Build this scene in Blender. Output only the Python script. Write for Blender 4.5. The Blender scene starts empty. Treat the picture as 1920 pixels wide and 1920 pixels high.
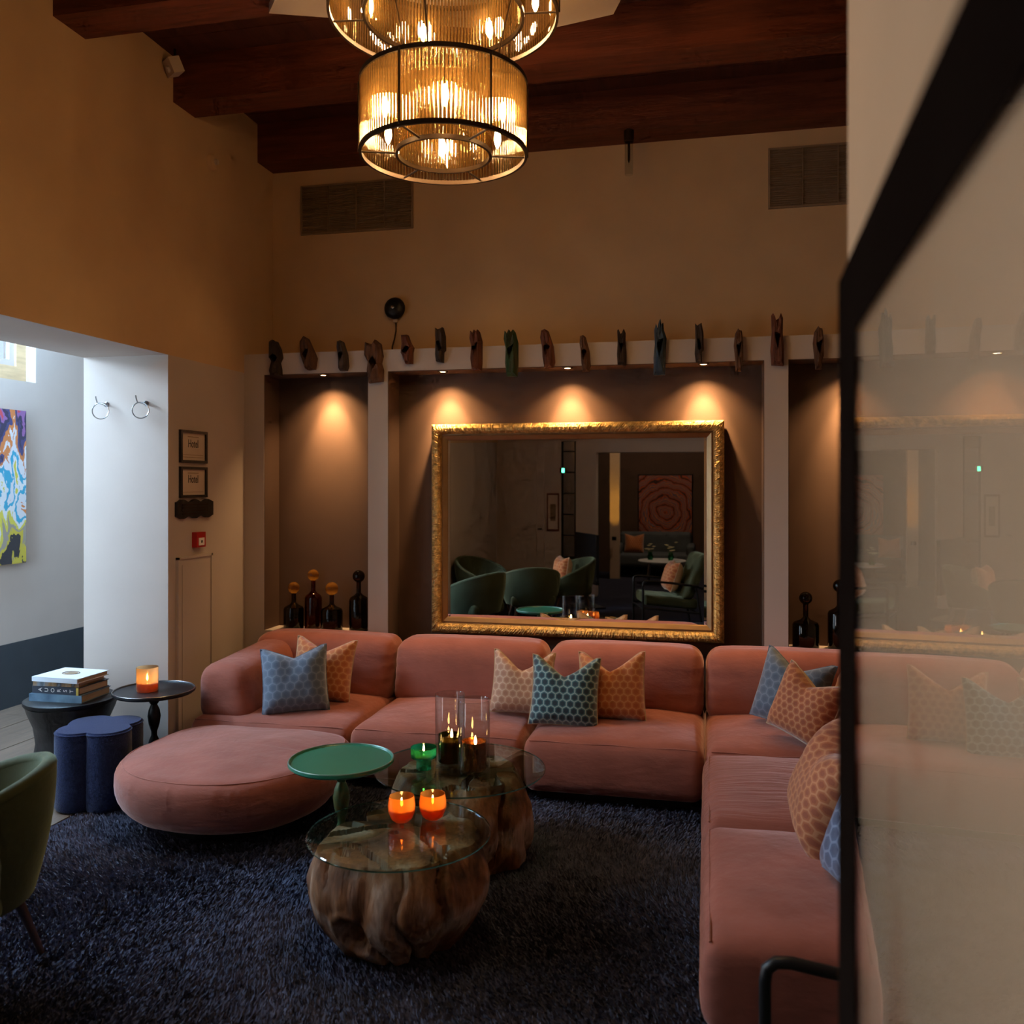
import bpy, math, random
import numpy as np
from mathutils import Vector, Matrix, noise as mnoise

# ------------------------------------------------------------------ camera, world, light
S = bpy.context.scene
COL = S.collection
R = math.radians
random.seed(7)
rng = np.random.default_rng(7)

cam_data = bpy.data.cameras.new('camera')
cam = bpy.data.objects.new('camera', cam_data)
COL.objects.link(cam)
cam.location = (0, 0, 1.7)
cam.rotation_euler = (R(90), 0, R(12.5))
cam_data.sensor_width = 36.0
cam_data.lens = 1648 / 1920 * 36
cam_data.shift_y = -52 / 1920
cam_data.clip_start = 0.02
cam_data.dof.use_dof = True
cam_data.dof.focus_distance = 4.6
cam_data.dof.aperture_fstop = 2.8
S.camera = cam

S.view_settings.view_transform = 'Standard'
S.view_settings.look = 'None'
S.view_settings.exposure = 0.0
S.view_settings.gamma = 1.0
S.view_settings.use_curve_mapping = False
S.cycles.max_bounces = 6
S.cycles.diffuse_bounces = 3
S.cycles.use_light_tree = False
S.cycles.adaptive_threshold = 0.04
S.cycles.adaptive_min_samples = 12
S.cycles.transparent_max_bounces = 14
S.cycles.glossy_bounces = 4
S.cycles.sample_clamp_indirect = 4.0
S.cycles.blur_glossy = 0.5

world = bpy.data.worlds.new('world'); S.world = world
world.use_nodes = True
bg = world.node_tree.nodes['Background']
bg.inputs[0].default_value = (0.72, 0.86, 1.0, 1)
bg.inputs[1].default_value = 1.2

def area_light(name, loc, rot, sx, sy, power, color):
    d = bpy.data.lights.new(name, 'AREA'); d.shape = 'RECTANGLE'
    d.size = sx; d.size_y = sy; d.energy = power; d.color = color
    o = bpy.data.objects.new(name, d); COL.objects.link(o)
    o.location = loc; o.rotation_euler = rot
    return o
DAY = (0.47, 0.73, 1.0)
# daylight from passage windows, plus added fill: a rooflight and an unseen side window
area_light('daylight_passage_end', (-4.43, 2.15, 1.9), (R(90), 0, R(64)), 0.9, 2.2, 300, DAY)
area_light('added_rooflight_fill', (-4.9, 4.6, 3.62), (0, 0, 0), 0.36, 2.5, 190, DAY)  # added overhead fill for the passage wall and reveal
area_light('daylight_passage_high', (-5.44, 5.15, 2.95), (R(90), 0, R(-90)), 1.3, 0.7, 45, DAY)
area_light('daylight_passage_near', (-5.44, 3.35, 2.95), (R(78), 0, R(-90)), 1.3, 0.7, 240, (0.62, 0.82, 1.0))
area_light('added_window_fill', (-3.82, 1.55, 1.65), (R(90), 0, R(-90)), 1.2, 1.4, 60, (1.0, 0.94, 0.88))  # fill behind the added window beside the camera

# ------------------------------------------------------------------ materials
def lin(c):
    out = []
    for v in c[:3]:
        v = v / 255.0
        out.append(v / 12.92 if v <= 0.04045 else ((v + 0.055) / 1.055) ** 2.4)
    return (out[0], out[1], out[2], 1.0)

def new_mat(name):
    m = bpy.data.materials.new(name); m.use_nodes = True
    nt = m.node_tree; nt.nodes.clear()
    return m, nt, nt.nodes.new('ShaderNodeOutputMaterial')

def N(nt, t, **kw):
    n = nt.nodes.new(t)
    for k, v in kw.items():
        if isinstance(v, (int, float, str, bool)) and hasattr(n, k):
            setattr(n, k, v)
    return n

def coords(nt, scale=(1, 1, 1), rot=(0, 0, 0)):
    tc = nt.nodes.new('ShaderNodeTexCoord'); mp = nt.nodes.new('ShaderNodeMapping')
    nt.links.new(tc.outputs['Object'], mp.inputs[0])
    mp.inputs['Scale'].default_value = scale
    mp.inputs['Rotation'].default_value = rot
    return mp.outputs[0]

def M(name, col, rough=0.6, metal=0.0, var=0.10, scale=6.0, stretch=(1, 1, 1), bump=0.0, bscale=60.0,
      bstretch=None, sheen=0.0, sheen_tint=None, coat=0.0, spec=0.5, col2=None, detail=4.0):
    m, nt, out = new_mat(name)
    L = nt.links.new
    b = nt.nodes.new('ShaderNodeBsdfPrincipled')
    L(b.outputs[0], out.inputs[0])
    b.inputs['Roughness'].default_value = rough
    b.inputs['Metallic'].default_value = metal
    b.inputs['Specular IOR Level'].default_value = spec
    b.inputs['Sheen Weight'].default_value = sheen
    b.inputs['Sheen Roughness'].default_value = 0.35
    if sheen_tint: b.inputs['Sheen Tint'].default_value = lin(sheen_tint)
    b.inputs['Coat Weight'].default_value = coat
    c = lin(col)
    tx = nt.nodes.new('ShaderNodeTexNoise')
    tx.inputs['Scale'].default_value = scale; tx.inputs['Detail'].default_value = detail
    L(coords(nt, stretch), tx.inputs['Vector'])
    ramp = nt.nodes.new('ShaderNodeValToRGB')
    ramp.color_ramp.elements[0].position = 0.3; ramp.color_ramp.elements[1].position = 0.7
    if col2 is None:
        ramp.color_ramp.elements[0].color = tuple(v * (1 - var) for v in c[:3]) + (1,)
        ramp.color_ramp.elements[1].color = tuple(min(1, v * (1 + var)) for v in c[:3]) + (1,)
    else:
        ramp.color_ramp.elements[0].color = c; ramp.color_ramp.elements[1].color = lin(col2)
    L(tx.outputs['Fac'], ramp.inputs[0]); L(ramp.outputs[0], b.inputs['Base Color'])
    if bump > 0:
        t2 = nt.nodes.new('ShaderNodeTexNoise'); t2.inputs['Scale'].default_value = bscale
        t2.inputs['Detail'].default_value = 5
        L(coords(nt, bstretch or stretch), t2.inputs['Vector'])
        bp = nt.nodes.new('ShaderNodeBump'); bp.inputs['Strength'].default_value = bump
        bp.inputs['Distance'].default_value = 0.01
        L(t2.outputs['Fac'], bp.inputs['Height']); L(bp.outputs[0], b.inputs['Normal'])
    return m

def glass_mat(name, tint=(255, 255, 255), gloss=0.03, ior=1.45, body=0.0, body_col=(255, 255, 255), refr=0.0):
    """thin clear glass: transparent + Fresnel reflection (+ a little body colour)"""
    m, nt, out = new_mat(name); L = nt.links.new
    tr = nt.nodes.new('ShaderNodeBsdfTransparent'); tr.inputs[0].default_value = lin(tint)
    gl = nt.nodes.new('ShaderNodeBsdfGlossy'); gl.inputs['Roughness'].default_value = gloss
    fr = nt.nodes.new('ShaderNodeFresnel'); fr.inputs[0].default_value = ior
    mx = nt.nodes.new('ShaderNodeMixShader')
    geo = nt.nodes.new('ShaderNodeNewGeometry')          # same Fresnel from inside the thin wall as from outside
    mi = nt.nodes.new('ShaderNodeMix'); mi.data_type = 'FLOAT'
    mi.inputs[2].default_value = ior; mi.inputs[3].default_value = 1 / ior
    L(geo.outputs['Backfacing'], mi.inputs[0]); L(mi.outputs[0], fr.inputs[0])
    L(fr.outputs[0], mx.inputs[0])
    if body > 0:
        tl = nt.nodes.new('ShaderNodeBsdfTranslucent')
        ns = nt.nodes.new('ShaderNodeTexNoise'); ns.inputs['Scale'].default_value = 14
        L(coords(nt), ns.inputs['Vector'])
        rp = nt.nodes.new('ShaderNodeValToRGB')
        c = lin(body_col)
        rp.color_ramp.elements[0].color = tuple(v * 0.8 for v in c[:3]) + (1,); rp.color_ramp.elements[1].color = c
        L(ns.outputs['Fac'], rp.inputs[0]); L(rp.outputs[0], tl.inputs[0])
        m2 = nt.nodes.new('ShaderNodeMixShader'); m2.inputs[0].default_value = body
        if refr > 0:
            rf = nt.nodes.new('ShaderNodeBsdfRefraction'); rf.inputs['Roughness'].default_value = 0.02; rf.inputs['IOR'].default_value = 1.5
            rf.inputs[0].default_value = lin(tint)
            m3 = nt.nodes.new('ShaderNodeMixShader'); m3.inputs[0].default_value = refr
            L(tr.outputs[0], m3.inputs[1]); L(rf.outputs[0], m3.inputs[2]); L(m3.outputs[0], m2.inputs[1])
        else:
            L(tr.outputs[0], m2.inputs[1])
        L(tl.outputs[0], m2.inputs[2]); L(m2.outputs[0], mx.inputs[1])
    else:
        L(tr.outputs[0], mx.inputs[1])
    L(gl.outputs[0], mx.inputs[2]); L(mx.outputs[0], out.inputs[0])
    return m

def emit_mat(name, col, strength):
    m, nt, out = new_mat(name)
    e = nt.nodes.new('ShaderNodeEmission'); e.inputs[0].default_value = lin(col); e.inputs[1].default_value = strength
    nt.links.new(e.outputs[0], out.inputs[0])
    return m

def hex_mat(name, base, line, dot, cell=0.042, plane='xz', sheen=0.4, dot_r=0.26, line_r=0.42):
    """honeycomb woven velvet"""
    m, nt, out = new_mat(name); L = nt.links.new
    tc = nt.nodes.new('ShaderNodeTexCoord')
    sep = nt.nodes.new('ShaderNodeSeparateXYZ'); L(tc.outputs['Object'], sep.inputs[0])
    def math_(op, a, b=None):
        n = nt.nodes.new('ShaderNodeMath'); n.operation = op
        for i, v in enumerate((a, b)):
            if v is None: continue
            if isinstance(v, (int, float)): n.inputs[i].default_value = v
            else: L(v, n.inputs[i])
        return n.outputs[0]
    x = math_('DIVIDE', sep.outputs['X'], cell); z = math_('DIVIDE', sep.outputs['Z'], cell)
    s3 = 1.7320508
    def cellv(ox, oz):
        ax = math_('SUBTRACT', math_('FLOORED_MODULO', math_('ADD', x, ox), 1.0), 0.5)
        az = math_('SUBTRACT', math_('FLOORED_MODULO', math_('ADD', z, oz), s3), s3 / 2)
        ax = math_('ABSOLUTE', ax); az = math_('ABSOLUTE', az)
        return math_('MAXIMUM', ax, math_('ADD', math_('MULTIPLY', ax, 0.5), math_('MULTIPLY', az, 0.8660254)))
    h = math_('MINIMUM', cellv(0, 0), cellv(0.5, s3 / 2))
    r = nt.nodes.new('ShaderNodeValToRGB'); r.color_ramp.interpolation = 'LINEAR'
    e = r.color_ramp.elements
    e[0].position = max(dot_r - 0.02, 0); e[0].color = lin(dot)
    e[1].position = dot_r + 0.03; e[1].color = lin(base)
    e2 = r.color_ramp.elements.new(line_r - 0.02); e2.color = lin(base)
    e3 = r.color_ramp.elements.new(line_r + 0.02); e3.color = lin(line)
    L(h, r.inputs[0])
    ns = nt.nodes.new('ShaderNodeTexNoise'); ns.inputs['Scale'].default_value = 9
    L(tc.outputs['Object'], ns.inputs['Vector'])
    mx = nt.nodes.new('ShaderNodeMix'); mx.data_type = 'RGBA'; mx.blend_type = 'MULTIPLY'
    mx.inputs[0].default_value = 0.35
    L(r.outputs[0], mx.inputs[6]); L(ns.outputs['Fac'], mx.inputs[7])
    b = nt.nodes.new('ShaderNodeBsdfPrincipled'); b.inputs['Roughness'].default_value = 0.75
    b.inputs['Sheen Weight'].default_value = sheen
    L(mx.outputs[2], b.inputs['Base Color'])
    bp = nt.nodes.new('ShaderNodeBump'); bp.inputs['Strength'].default_value = 0.4; bp.inputs['Distance'].default_value = 0.004
    L(h, bp.inputs['Height']); L(bp.outputs[0], b.inputs['Normal'])
    L(b.outputs[0], out.inputs[0])
    return m

def multi_mat(name, cols, scale=3.0, rough=0.6, dist=2.0, tex='noise', stretch=(1, 1, 1), detail=6, bump=0.3):
    """several colours on a noise / ring ramp (abstract paint)"""
    m, nt, out = new_mat(name); L = nt.links.new
    if tex == 'rings':
        t = nt.nodes.new('ShaderNodeTexWave'); t.wave_type = 'RINGS'; t.rings_direction = 'SPHERICAL'
        t.inputs['Scale'].default_value = scale; t.inputs['Distortion'].default_value = dist
        t.inputs['Detail'].default_value = detail; t.inputs['Detail Scale'].default_value = 2.0
    else:
        t = nt.nodes.new('ShaderNodeTexNoise'); t.inputs['Scale'].default_value = scale
        t.inputs['Detail'].default_value = detail; t.inputs['Distortion'].default_value = dist
    L(coords(nt, stretch), t.inputs['Vector'])
    r = nt.nodes.new('ShaderNodeValToRGB')
    n = len(cols)
    lo, hi = (0.28, 0.72) if tex == 'noise' else (0.0, 1.0)
    els = r.color_ramp.elements
    while len(els) < n: els.new(0.5)
    for i, c in enumerate(cols):
        els[i].position = lo + (hi - lo) * i / (n - 1)
    for i, c in enumerate(cols): els[i].color = lin(c)
    L(t.outputs['Fac'], r.inputs[0])
    b = nt.nodes.new('ShaderNodeBsdfPrincipled'); b.inputs['Roughness'].default_value = rough
    L(r.outputs[0], b.inputs['Base Color'])
    bp = nt.nodes.new('ShaderNodeBump'); bp.inputs['Strength'].default_value = bump; bp.inputs['Distance'].default_value = 0.01
    L(t.outputs['Fac'], bp.inputs['Height']); L(bp.outputs[0], b.inputs['Normal'])
    L(b.outputs[0], out.inputs[0])
    return m

MT = {}
MT['tan'] = M('tan_plaster', (198, 164, 124), 0.9, var=0.05, scale=3, bump=0.05, bscale=30)
MT['white'] = M('white_plaster', (186, 171, 160), 0.85, var=0.03, scale=3, bump=0.04, bscale=40)
MT['brown'] = M('taupe_niche_paint', (86, 63, 50), 0.8, var=0.06, scale=4, bump=0.05, bscale=60, bstretch=(1, 1, 6))
MT['dado'] = M('slate_dado_paint', (52, 58, 64), 0.7, var=0.08)
MT['beam'] = M('dark_stained_oak', (104, 48, 28), 0.6, var=0.3, scale=5, stretch=(0.5, 6, 6), bump=0.15, bscale=20)
MT['ceil'] = M('dark_stained_ceiling_boards', (84, 40, 25), 0.7, var=0.25, scale=5, stretch=(6, 0.5, 1))
MT['velvet'] = M('salmon_velvet', (147, 87, 73), 0.85, var=0.14, scale=5, bump=0.55, bscale=12, bstretch=(1, 1, 2.2), sheen=0.9, sheen_tint=(236, 200, 194), spec=0.15)
MT['velvet_gather'] = M('gathered_salmon_velvet', (147, 88, 75), 0.85, var=0.10, scale=5, bump=0.9, bscale=4, bstretch=(9, 0.9, 0.9), sheen=0.9, sheen_tint=(236, 200, 194), spec=0.15)
MT['velvet_green'] = M('sage_velvet', (62, 68, 47), 0.8, var=0.12, scale=6, bump=0.1, sheen=0.5, sheen_tint=(190, 210, 180), spec=0.2)
MT['blue_boucle'] = M('navy_felt', (38, 47, 80), 0.95, var=0.25, scale=120, bump=0.5, bscale=220, sheen=0.3, spec=0.1)
MT['carpet'] = M('navy_carpet_backing', (56, 58, 74), 1.0, var=0.4, scale=60, bump=0.6, bscale=140, spec=0.05)
MT['pile'] = M('navy_wool_pile', (90, 93, 112), 1.0, var=0.3, scale=9, spec=0.05, sheen=0.2)
MT['wood'] = M('weathered_teak_root', (92, 58, 36), 0.75, scale=3.2, stretch=(2.0, 2.0, 0.9), bump=0.6, bscale=22, bstretch=(2.2, 2.2, 0.8), col2=(170, 132, 104), detail=8)
def wood_mat():
    m, nt, out = new_mat('weathered_teak_root'); L = nt.links.new
    b = nt.nodes.new('ShaderNodeBsdfPrincipled'); b.inputs['Roughness'].default_value = 0.55
    v = coords(nt, (1, 1, 0.75))
    n1 = nt.nodes.new('ShaderNodeTexNoise'); n1.inputs['Scale'].default_value = 4.5; n1.inputs['Detail'].default_value = 5; n1.inputs['Distortion'].default_value = 0.6
    L(v, n1.inputs['Vector'])
    r = nt.nodes.new('ShaderNodeValToRGB'); e = r.color_ramp.elements
    e[0].position = 0.34; e[0].color = lin((54, 30, 18)); e[1].position = 0.62; e[1].color = lin((182, 158, 140))
    k = e.new(0.44); k.color = lin((112, 70, 42)); k = e.new(0.54); k.color = lin((150, 104, 70))
    L(n1.outputs['Fac'], r.inputs[0])
    n2 = nt.nodes.new('ShaderNodeTexNoise'); n2.inputs['Scale'].default_value = 16; n2.inputs['Detail'].default_value = 8
    L(coords(nt, (4, 4, 0.8)), n2.inputs['Vector'])
    mx = nt.nodes.new('ShaderNodeMix'); mx.data_type = 'RGBA'; mx.blend_type = 'OVERLAY'; mx.inputs[0].default_value = 0.7
    L(r.outputs[0], mx.inputs[6]); L(n2.outputs['Fac'], mx.inputs[7]); L(mx.outputs[2], b.inputs['Base Color'])
    bp = nt.nodes.new('ShaderNodeBump'); bp.inputs['Strength'].default_value = 0.5; bp.inputs['Distance'].default_value = 0.012
    L(n2.outputs['Fac'], bp.inputs['Height']); L(bp.outputs[0], b.inputs['Normal'])
    L(b.outputs[0], out.inputs[0])
    return m
MT['wood'] = wood_mat()
MT['wood_gap'] = M('pale_bleached_root', (150, 136, 124), 0.85, var=0.3, scale=14, bump=0.8, bscale=30)
MT['plank'] = M('grey_brown_floorboard', (104, 86, 72), 0.5, var=0.25, scale=5, stretch=(8, 0.6, 1), bump=0.15, bscale=30)
MT['oak'] = M('pale_oak', (196, 164, 124), 0.6, var=0.15, scale=6, stretch=(6, 1, 6))
MT['leg_wood'] = M('dark_walnut_leg', (66, 42, 28), 0.5, var=0.2, stretch=(6, 6, 1))
MT['glass'] = glass_mat('clear_table_glass', (240, 250, 246), 0.0, 1.5)
MT['glass_edge'] = glass_mat('clear_vase_glass', (246, 248, 248), 0.02, 1.45)
MT['pane'] = glass_mat('window_pane', (245, 250, 255), 0.0, 1.45)
MT['art_glass'] = glass_mat('picture_glass', (255, 253, 250), 0.0, 1.34)
MT['rod'] = glass_mat('amber_glass_rod', (248, 234, 206), 0.05, 1.5, 0.05, (255, 205, 130), refr=0.72)
MT['bronze'] = M('dark_bronze', (58, 42, 28), 0.45, 0.7, var=0.15)
MT['bulb'] = emit_mat('warm_filament', (255, 208, 144), 650)
MT['lens'] = emit_mat('warm_downlight_lens', (255, 214, 160), 30)
MT['gold'] = M('antique_gold', (206, 168, 104), 0.36, 0.85, var=0.45, scale=40, bump=1.0, bscale=120, detail=6)
MT['gold_plain'] = M('smooth_bronze_gold', (150, 118, 82), 0.4, 0.8, var=0.12)
MT['mirror'] = None
MT['black'] = M('matt_black_metal', (24, 24, 26), 0.45, 0.3, var=0.1)
MT['black_wood'] = M('ebonised_wood', (26, 24, 26), 0.45, var=0.2, scale=8, bump=0.4, bscale=20)
MT['teal'] = M('jade_lacquer', (40, 122, 96), 0.35, var=0.05, coat=0.3)
MT['teal_gold'] = M('patinated_jade_metal', (26, 110, 84), 0.35, 0.3, col2=(110, 92, 40), scale=16)
MT['jade_rim_glint'] = M('painted_jade_rim_glint', (126, 160, 150), 0.3, 0.4, var=0.15)  # pale ring colour stands in for the gloss highlight on the rim
MT['smoke'] = glass_mat('smoked_glass', (96, 80, 66), 0.02, 1.5, 0.25, (60, 46, 34))
MT['amber'] = glass_mat('amber_bottle_glass', (170, 96, 48), 0.02, 1.5, 0.2, (130, 66, 24))
MT['amber_ball'] = glass_mat('gold_stopper_glass', (244, 208, 144), 0.02, 1.5, 0.25, (236, 190, 110))
MT['steel'] = M('brushed_chrome', (170, 172, 176), 0.25, 1.0, var=0.1)
MT['red'] = M('red_plastic', (170, 24, 22), 0.4, var=0.05)
MT['paper'] = M('white_paper', (232, 228, 222), 0.8, var=0.03)
MT['ink'] = M('black_ink', (40, 34, 30), 0.8, var=0.05)
MT['pages'] = M('book_page_block', (176, 156, 134), 0.9, var=0.15, scale=8, stretch=(1, 1, 40), bump=0.5, bscale=20, bstretch=(1, 1, 30))
MT['wax'] = glass_mat('glowing_candle_wax', (255, 170, 80), 0.2, 1.3, 0.85, (255, 150, 60))
MT['flame'] = emit_mat('candle_flame', (255, 190, 104), 110)
MT['orange_glass'] = glass_mat('orange_candle_glass', (255, 196, 130), 0.1, 1.45, 0.7, (255, 186, 112))
MT['green_glass'] = glass_mat('emerald_glass', (120, 214, 176), 0.03, 1.5, 0.35, (90, 200, 150))
MT['mercury'] = glass_mat('mercury_candle_glass', (250, 226, 196), 0.15, 1.45, 0.5, (226, 196, 158))
MT['vent'] = M('brown_grille_metal', (142, 118, 92), 0.7, 0.2, var=0.1)
MT['vent_dark'] = M('grille_backing_cloth', (118, 96, 74), 0.9, var=0.1)  # backing sheet a little darker than the louvres
MT['cream'] = M('cream_enamel', (196, 176, 156), 0.5, var=0.04)
MT['pier'] = M('warm_cream_plaster', (212, 178, 144), 0.85, var=0.03, scale=3, bump=0.04, bscale=40)
MT['cream_linen'] = M('cream_linen', (188, 160, 128), 0.9, var=0.1, scale=40, bump=0.2)

def mirror_mat():
    m, nt, out = new_mat('silvered_mirror'); L = nt.links.new
    g = nt.nodes.new('ShaderNodeBsdfGlossy'); g.inputs['Roughness'].default_value = 0.0
    ns = nt.nodes.new('ShaderNodeTexNoise'); ns.inputs['Scale'].default_value = 3
    L(coords(nt), ns.inputs['Vector'])
    r = nt.nodes.new('ShaderNodeValToRGB')
    r.color_ramp.elements[0].color = (0.80, 0.79, 0.77, 1); r.color_ramp.elements[1].color = (0.84, 0.83, 0.81, 1)
    L(ns.outputs['Fac'], r.inputs[0]); L(r.outputs[0], g.inputs[0]); L(g.outputs[0], out.inputs[0])
    return m
MT['mirror'] = mirror_mat()

# ------------------------------------------------------------------ mesh helpers
class MB:
    def __init__(self):
        self.v = []; self.f = []; self.m = []
    def add(self, verts, faces, mi=0):
        o = len(self.v)
        self.v += [tuple(p) for p in verts]
        self.f += [tuple(i + o for i in f) for f in faces]
        self.m += [mi] * len(faces)
        return self
    def box(self, x0, x1, y0, y1, z0, z1, mi=0, mats=None):
        v = [(x0, y0, z0), (x1, y0, z0), (x1, y1, z0), (x0, y1, z0), (x0, y0, z1), (x1, y0, z1), (x1, y1, z1), (x0, y1, z1)]
        f = [(0, 3, 2, 1), (4, 5, 6, 7), (0, 1, 5, 4), (2, 3, 7, 6), (1, 2, 6, 5), (3, 0, 4, 7)]  # -z +z -y +y +x -x
        o = len(self.v)
        self.v += v
        for k, q in enumerate(f):
            self.f.append(tuple(i + o for i in q))
            self.m.append(mats[k] if mats else mi)
        return self
    def lathe(self, prof, n=32, c=(0, 0, 0), mi=0, cap=True):
        o = len(self.v); k = len(prof)
        for (r, z) in prof:
            for i in range(n):
                a = 2 * math.pi * i / n
                self.v.append((c[0] + r * math.cos(a), c[1] + r * math.sin(a), c[2] + z))
        for j in range(k - 1):
            for i in range(n):
                i2 = (i + 1) % n
                self.f.append((o + j * n + i, o + j * n + i2, o + (j + 1) * n + i2, o + (j + 1) * n + i)); self.m.append(mi)
        if cap:
            if prof[0][0] > 1e-5: self.f.append(tuple(o + i for i in reversed(range(n)))); self.m.append(mi)
            if prof[-1][0] > 1e-5: self.f.append(tuple(o + (k - 1) * n + i for i in range(n))); self.m.append(mi)
        return self
    def tube(self, pts, r, n=8, mi=0, closed=False, cap=True):
        pts = [Vector(p) for p in pts]; k = len(pts)
        rs = r if isinstance(r, (list, tuple)) else [r] * k
        o = len(self.v); up = None
        for i, p in enumerate(pts):
            if closed: d = pts[(i + 1) % k] - pts[i - 1]
            elif i == 0: d = pts[1] - p
            elif i == k - 1: d = p - pts[i - 1]
            else: d = pts[i + 1] - pts[i - 1]
            d.normalize()
            if up is None:
                up = Vector((0, 0, 1)) if abs(d.z) < 0.9 else Vector((1, 0, 0))
            a = d.cross(up); a.normalize(); b = a.cross(d); up = b
            for j in range(n):
                t = 2 * math.pi * j / n
                self.v.append(tuple(p + (a * math.cos(t) + b * math.sin(t)) * rs[i]))
        m = k if closed else k - 1
        for i in range(m):
            i2 = (i + 1) % k
            for j in range(n):
                j2 = (j + 1) % n
                self.f.append((o + i * n + j, o + i2 * n + j, o + i2 * n + j2, o + i * n + j2)); self.m.append(mi)
        if cap and not closed:
            self.f.append(tuple(o + j for j in range(n))); self.m.append(mi)
            self.f.append(tuple(o + (k - 1) * n + j for j in reversed(range(n)))); self.m.append(mi)
        return self
    def prism(self, poly, z0, z1, mi=0, axis='z'):
        n = len(poly)
        def P(a, b, t):
            return {'z': (a, b, t), 'y': (a, t, b), 'x': (t, a, b)}[axis]
        v = [P(a, b, z0) for a, b in poly] + [P(a, b, z1) for a, b in poly]
        f = [tuple(reversed(range(n))), tuple(range(n, 2 * n))] + [(i, (i + 1) % n, n + (i + 1) % n, n + i) for i in range(n)]
        return self.add(v, f, mi)
    def xf(self, mat):
        self.v = [tuple(mat @ Vector(p)) for p in self.v]; return self
    def deform(self, fn):
        self.v = [tuple(fn(*p)) for p in self.v]; return self
    def mesh(self, name, mats, smooth=False):
        me = bpy.data.meshes.new(name)
        me.from_pydata(self.v, [], self.f)
        mats = mats if isinstance(mats, (list, tuple)) else [mats]
        for m in mats: me.materials.append(MT[m] if isinstance(m, str) else m)
        me.polygons.foreach_set('material_index', self.m)
        if smooth: me.polygons.foreach_set('use_smooth', [True] * len(self.f))
        import bmesh
        bm = bmesh.new(); bm.from_mesh(me); bmesh.ops.recalc_face_normals(bm, faces=bm.faces); bm.to_mesh(me); bm.free()
        me.update()
        return me
    def build(self, name, mats, parent=None, smooth=False, label=None):
        o = bpy.data.objects.new(name, self.mesh(name, mats, smooth))
        COL.objects.link(o)
        if parent is not None: o.parent = parent
        if smooth == 'edge' or smooth is True:
            try:
                o.data.set_sharp_from_angle(angle=R(38))
            except Exception: pass
        if label: o['label'] = label
        return o

def rbox(sx, sy, sz, r, seg=4, mid=6):
    """soft rounded box centred on the origin, all-quad, evenly gridded"""
    def line(h):
        rr = min(r, h * 0.98)
        a = [-h + rr * (1 - math.cos(k / seg * math.pi / 2)) for k in range(seg)]
        inner = np.linspace(-h + rr, h - rr, mid + 1)
        return np.array(a + list(inner) + [-x for x in reversed(a)])
    hx, hy, hz = sx / 2, sy / 2, sz / 2
    X, Y, Z = line(hx), line(hy), line(hz)
    mb = MB()
    idx = {}
    rr = np.array([min(r, hx * .98), min(r, hy * .98), min(r, hz * .98)])
    h = np.array([hx, hy, hz])
    def vert(p):
        key = (round(p[0], 6), round(p[1], 6), round(p[2], 6))
        if key in idx: return idx[key]
        q = np.array(p); c = np.clip(q, -(h - rr), h - rr); d = (q - c) / rr
        l = np.linalg.norm(d)
        if l > 1e-9:
            mx = np.max(np.abs(d)); d = d / l * mx
        mb.v.append(tuple(c + d * rr)); idx[key] = len(mb.v) - 1
        return idx[key]
    def face_grid(A, B, fn):
        for i in range(len(A) - 1):
            for j in range(len(B) - 1):
                q = [fn(A[i], B[j]), fn(A[i + 1], B[j]), fn(A[i + 1], B[j + 1]), fn(A[i], B[j + 1])]
                mb.f.append(tuple(vert(p) for p in q)); mb.m.append(0)
    for s in (-1, 1):
        face_grid(X, Y, lambda a, b: (a, b, s * hz))
        face_grid(X, Z, lambda a, b: (a, s * hy, b))
        face_grid(Y, Z, lambda a, b: (s * hx, a, b))
    return mb

def thing(name, label, cat, loc=(0, 0, 0), rotz=0.0, group=None):
    o = bpy.data.objects.new(name, None); COL.objects.link(o)
    o.empty_display_size = 0.1
    o.location = loc; o.rotation_euler = (0, 0, R(rotz))
    o['label'] = label; o['category'] = cat
    if group: o['group'] = group
    return o
def tag(o, label, cat, group=None, kind=None):
    o['label'] = label; o['category'] = cat
    if group: o['group'] = group
    if kind: o['kind'] = kind
    return o
def struct(o):
    o['kind'] = 'structure'; return o
def copy_tree(o, parent=None):
    c = o.copy(); COL.objects.link(c)
    if parent is not None: c.parent = parent
    for ch in list(o.children): copy_tree(ch, c)
    return c

def text_part(body, size, mat, parent, matrix, name='lettering', extrude=0.0008):
    cu = bpy.data.curves.new('lettering', 'FONT'); cu.body = body; cu.size = size; cu.extrude = extrude
    cu.align_x = 'CENTER'; cu.align_y = 'CENTER'; cu.resolution_u = 3
    t = bpy.data.objects.new('tmp_text', cu); COL.objects.link(t)
    dg = bpy.context.evaluated_depsgraph_get(); dg.update()
    me = bpy.data.meshes.new_from_object(t.evaluated_get(dg))
    bpy.data.objects.remove(t); bpy.data.curves.remove(cu)
    me.materials.clear(); me.materials.append(MT[mat] if isinstance(mat, str) else mat)
    me.transform(matrix)
    o = bpy.data.objects.new(name, me); COL.objects.link(o); o.parent = parent
    return o

# ================================================================== SETTING
XL, XLO = -3.177, -3.762      # left wall faces (room, passage)
YF, YB = 5.63, 6.05           # niche front, upper back wall
YN = 5.845                    # niche back
ZB, ZC = 4.03, 4.32           # beam underside, ceiling
XR = 1.75
YC = -1.7                     # cross wall behind the camera
ZL = 2.483

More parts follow.
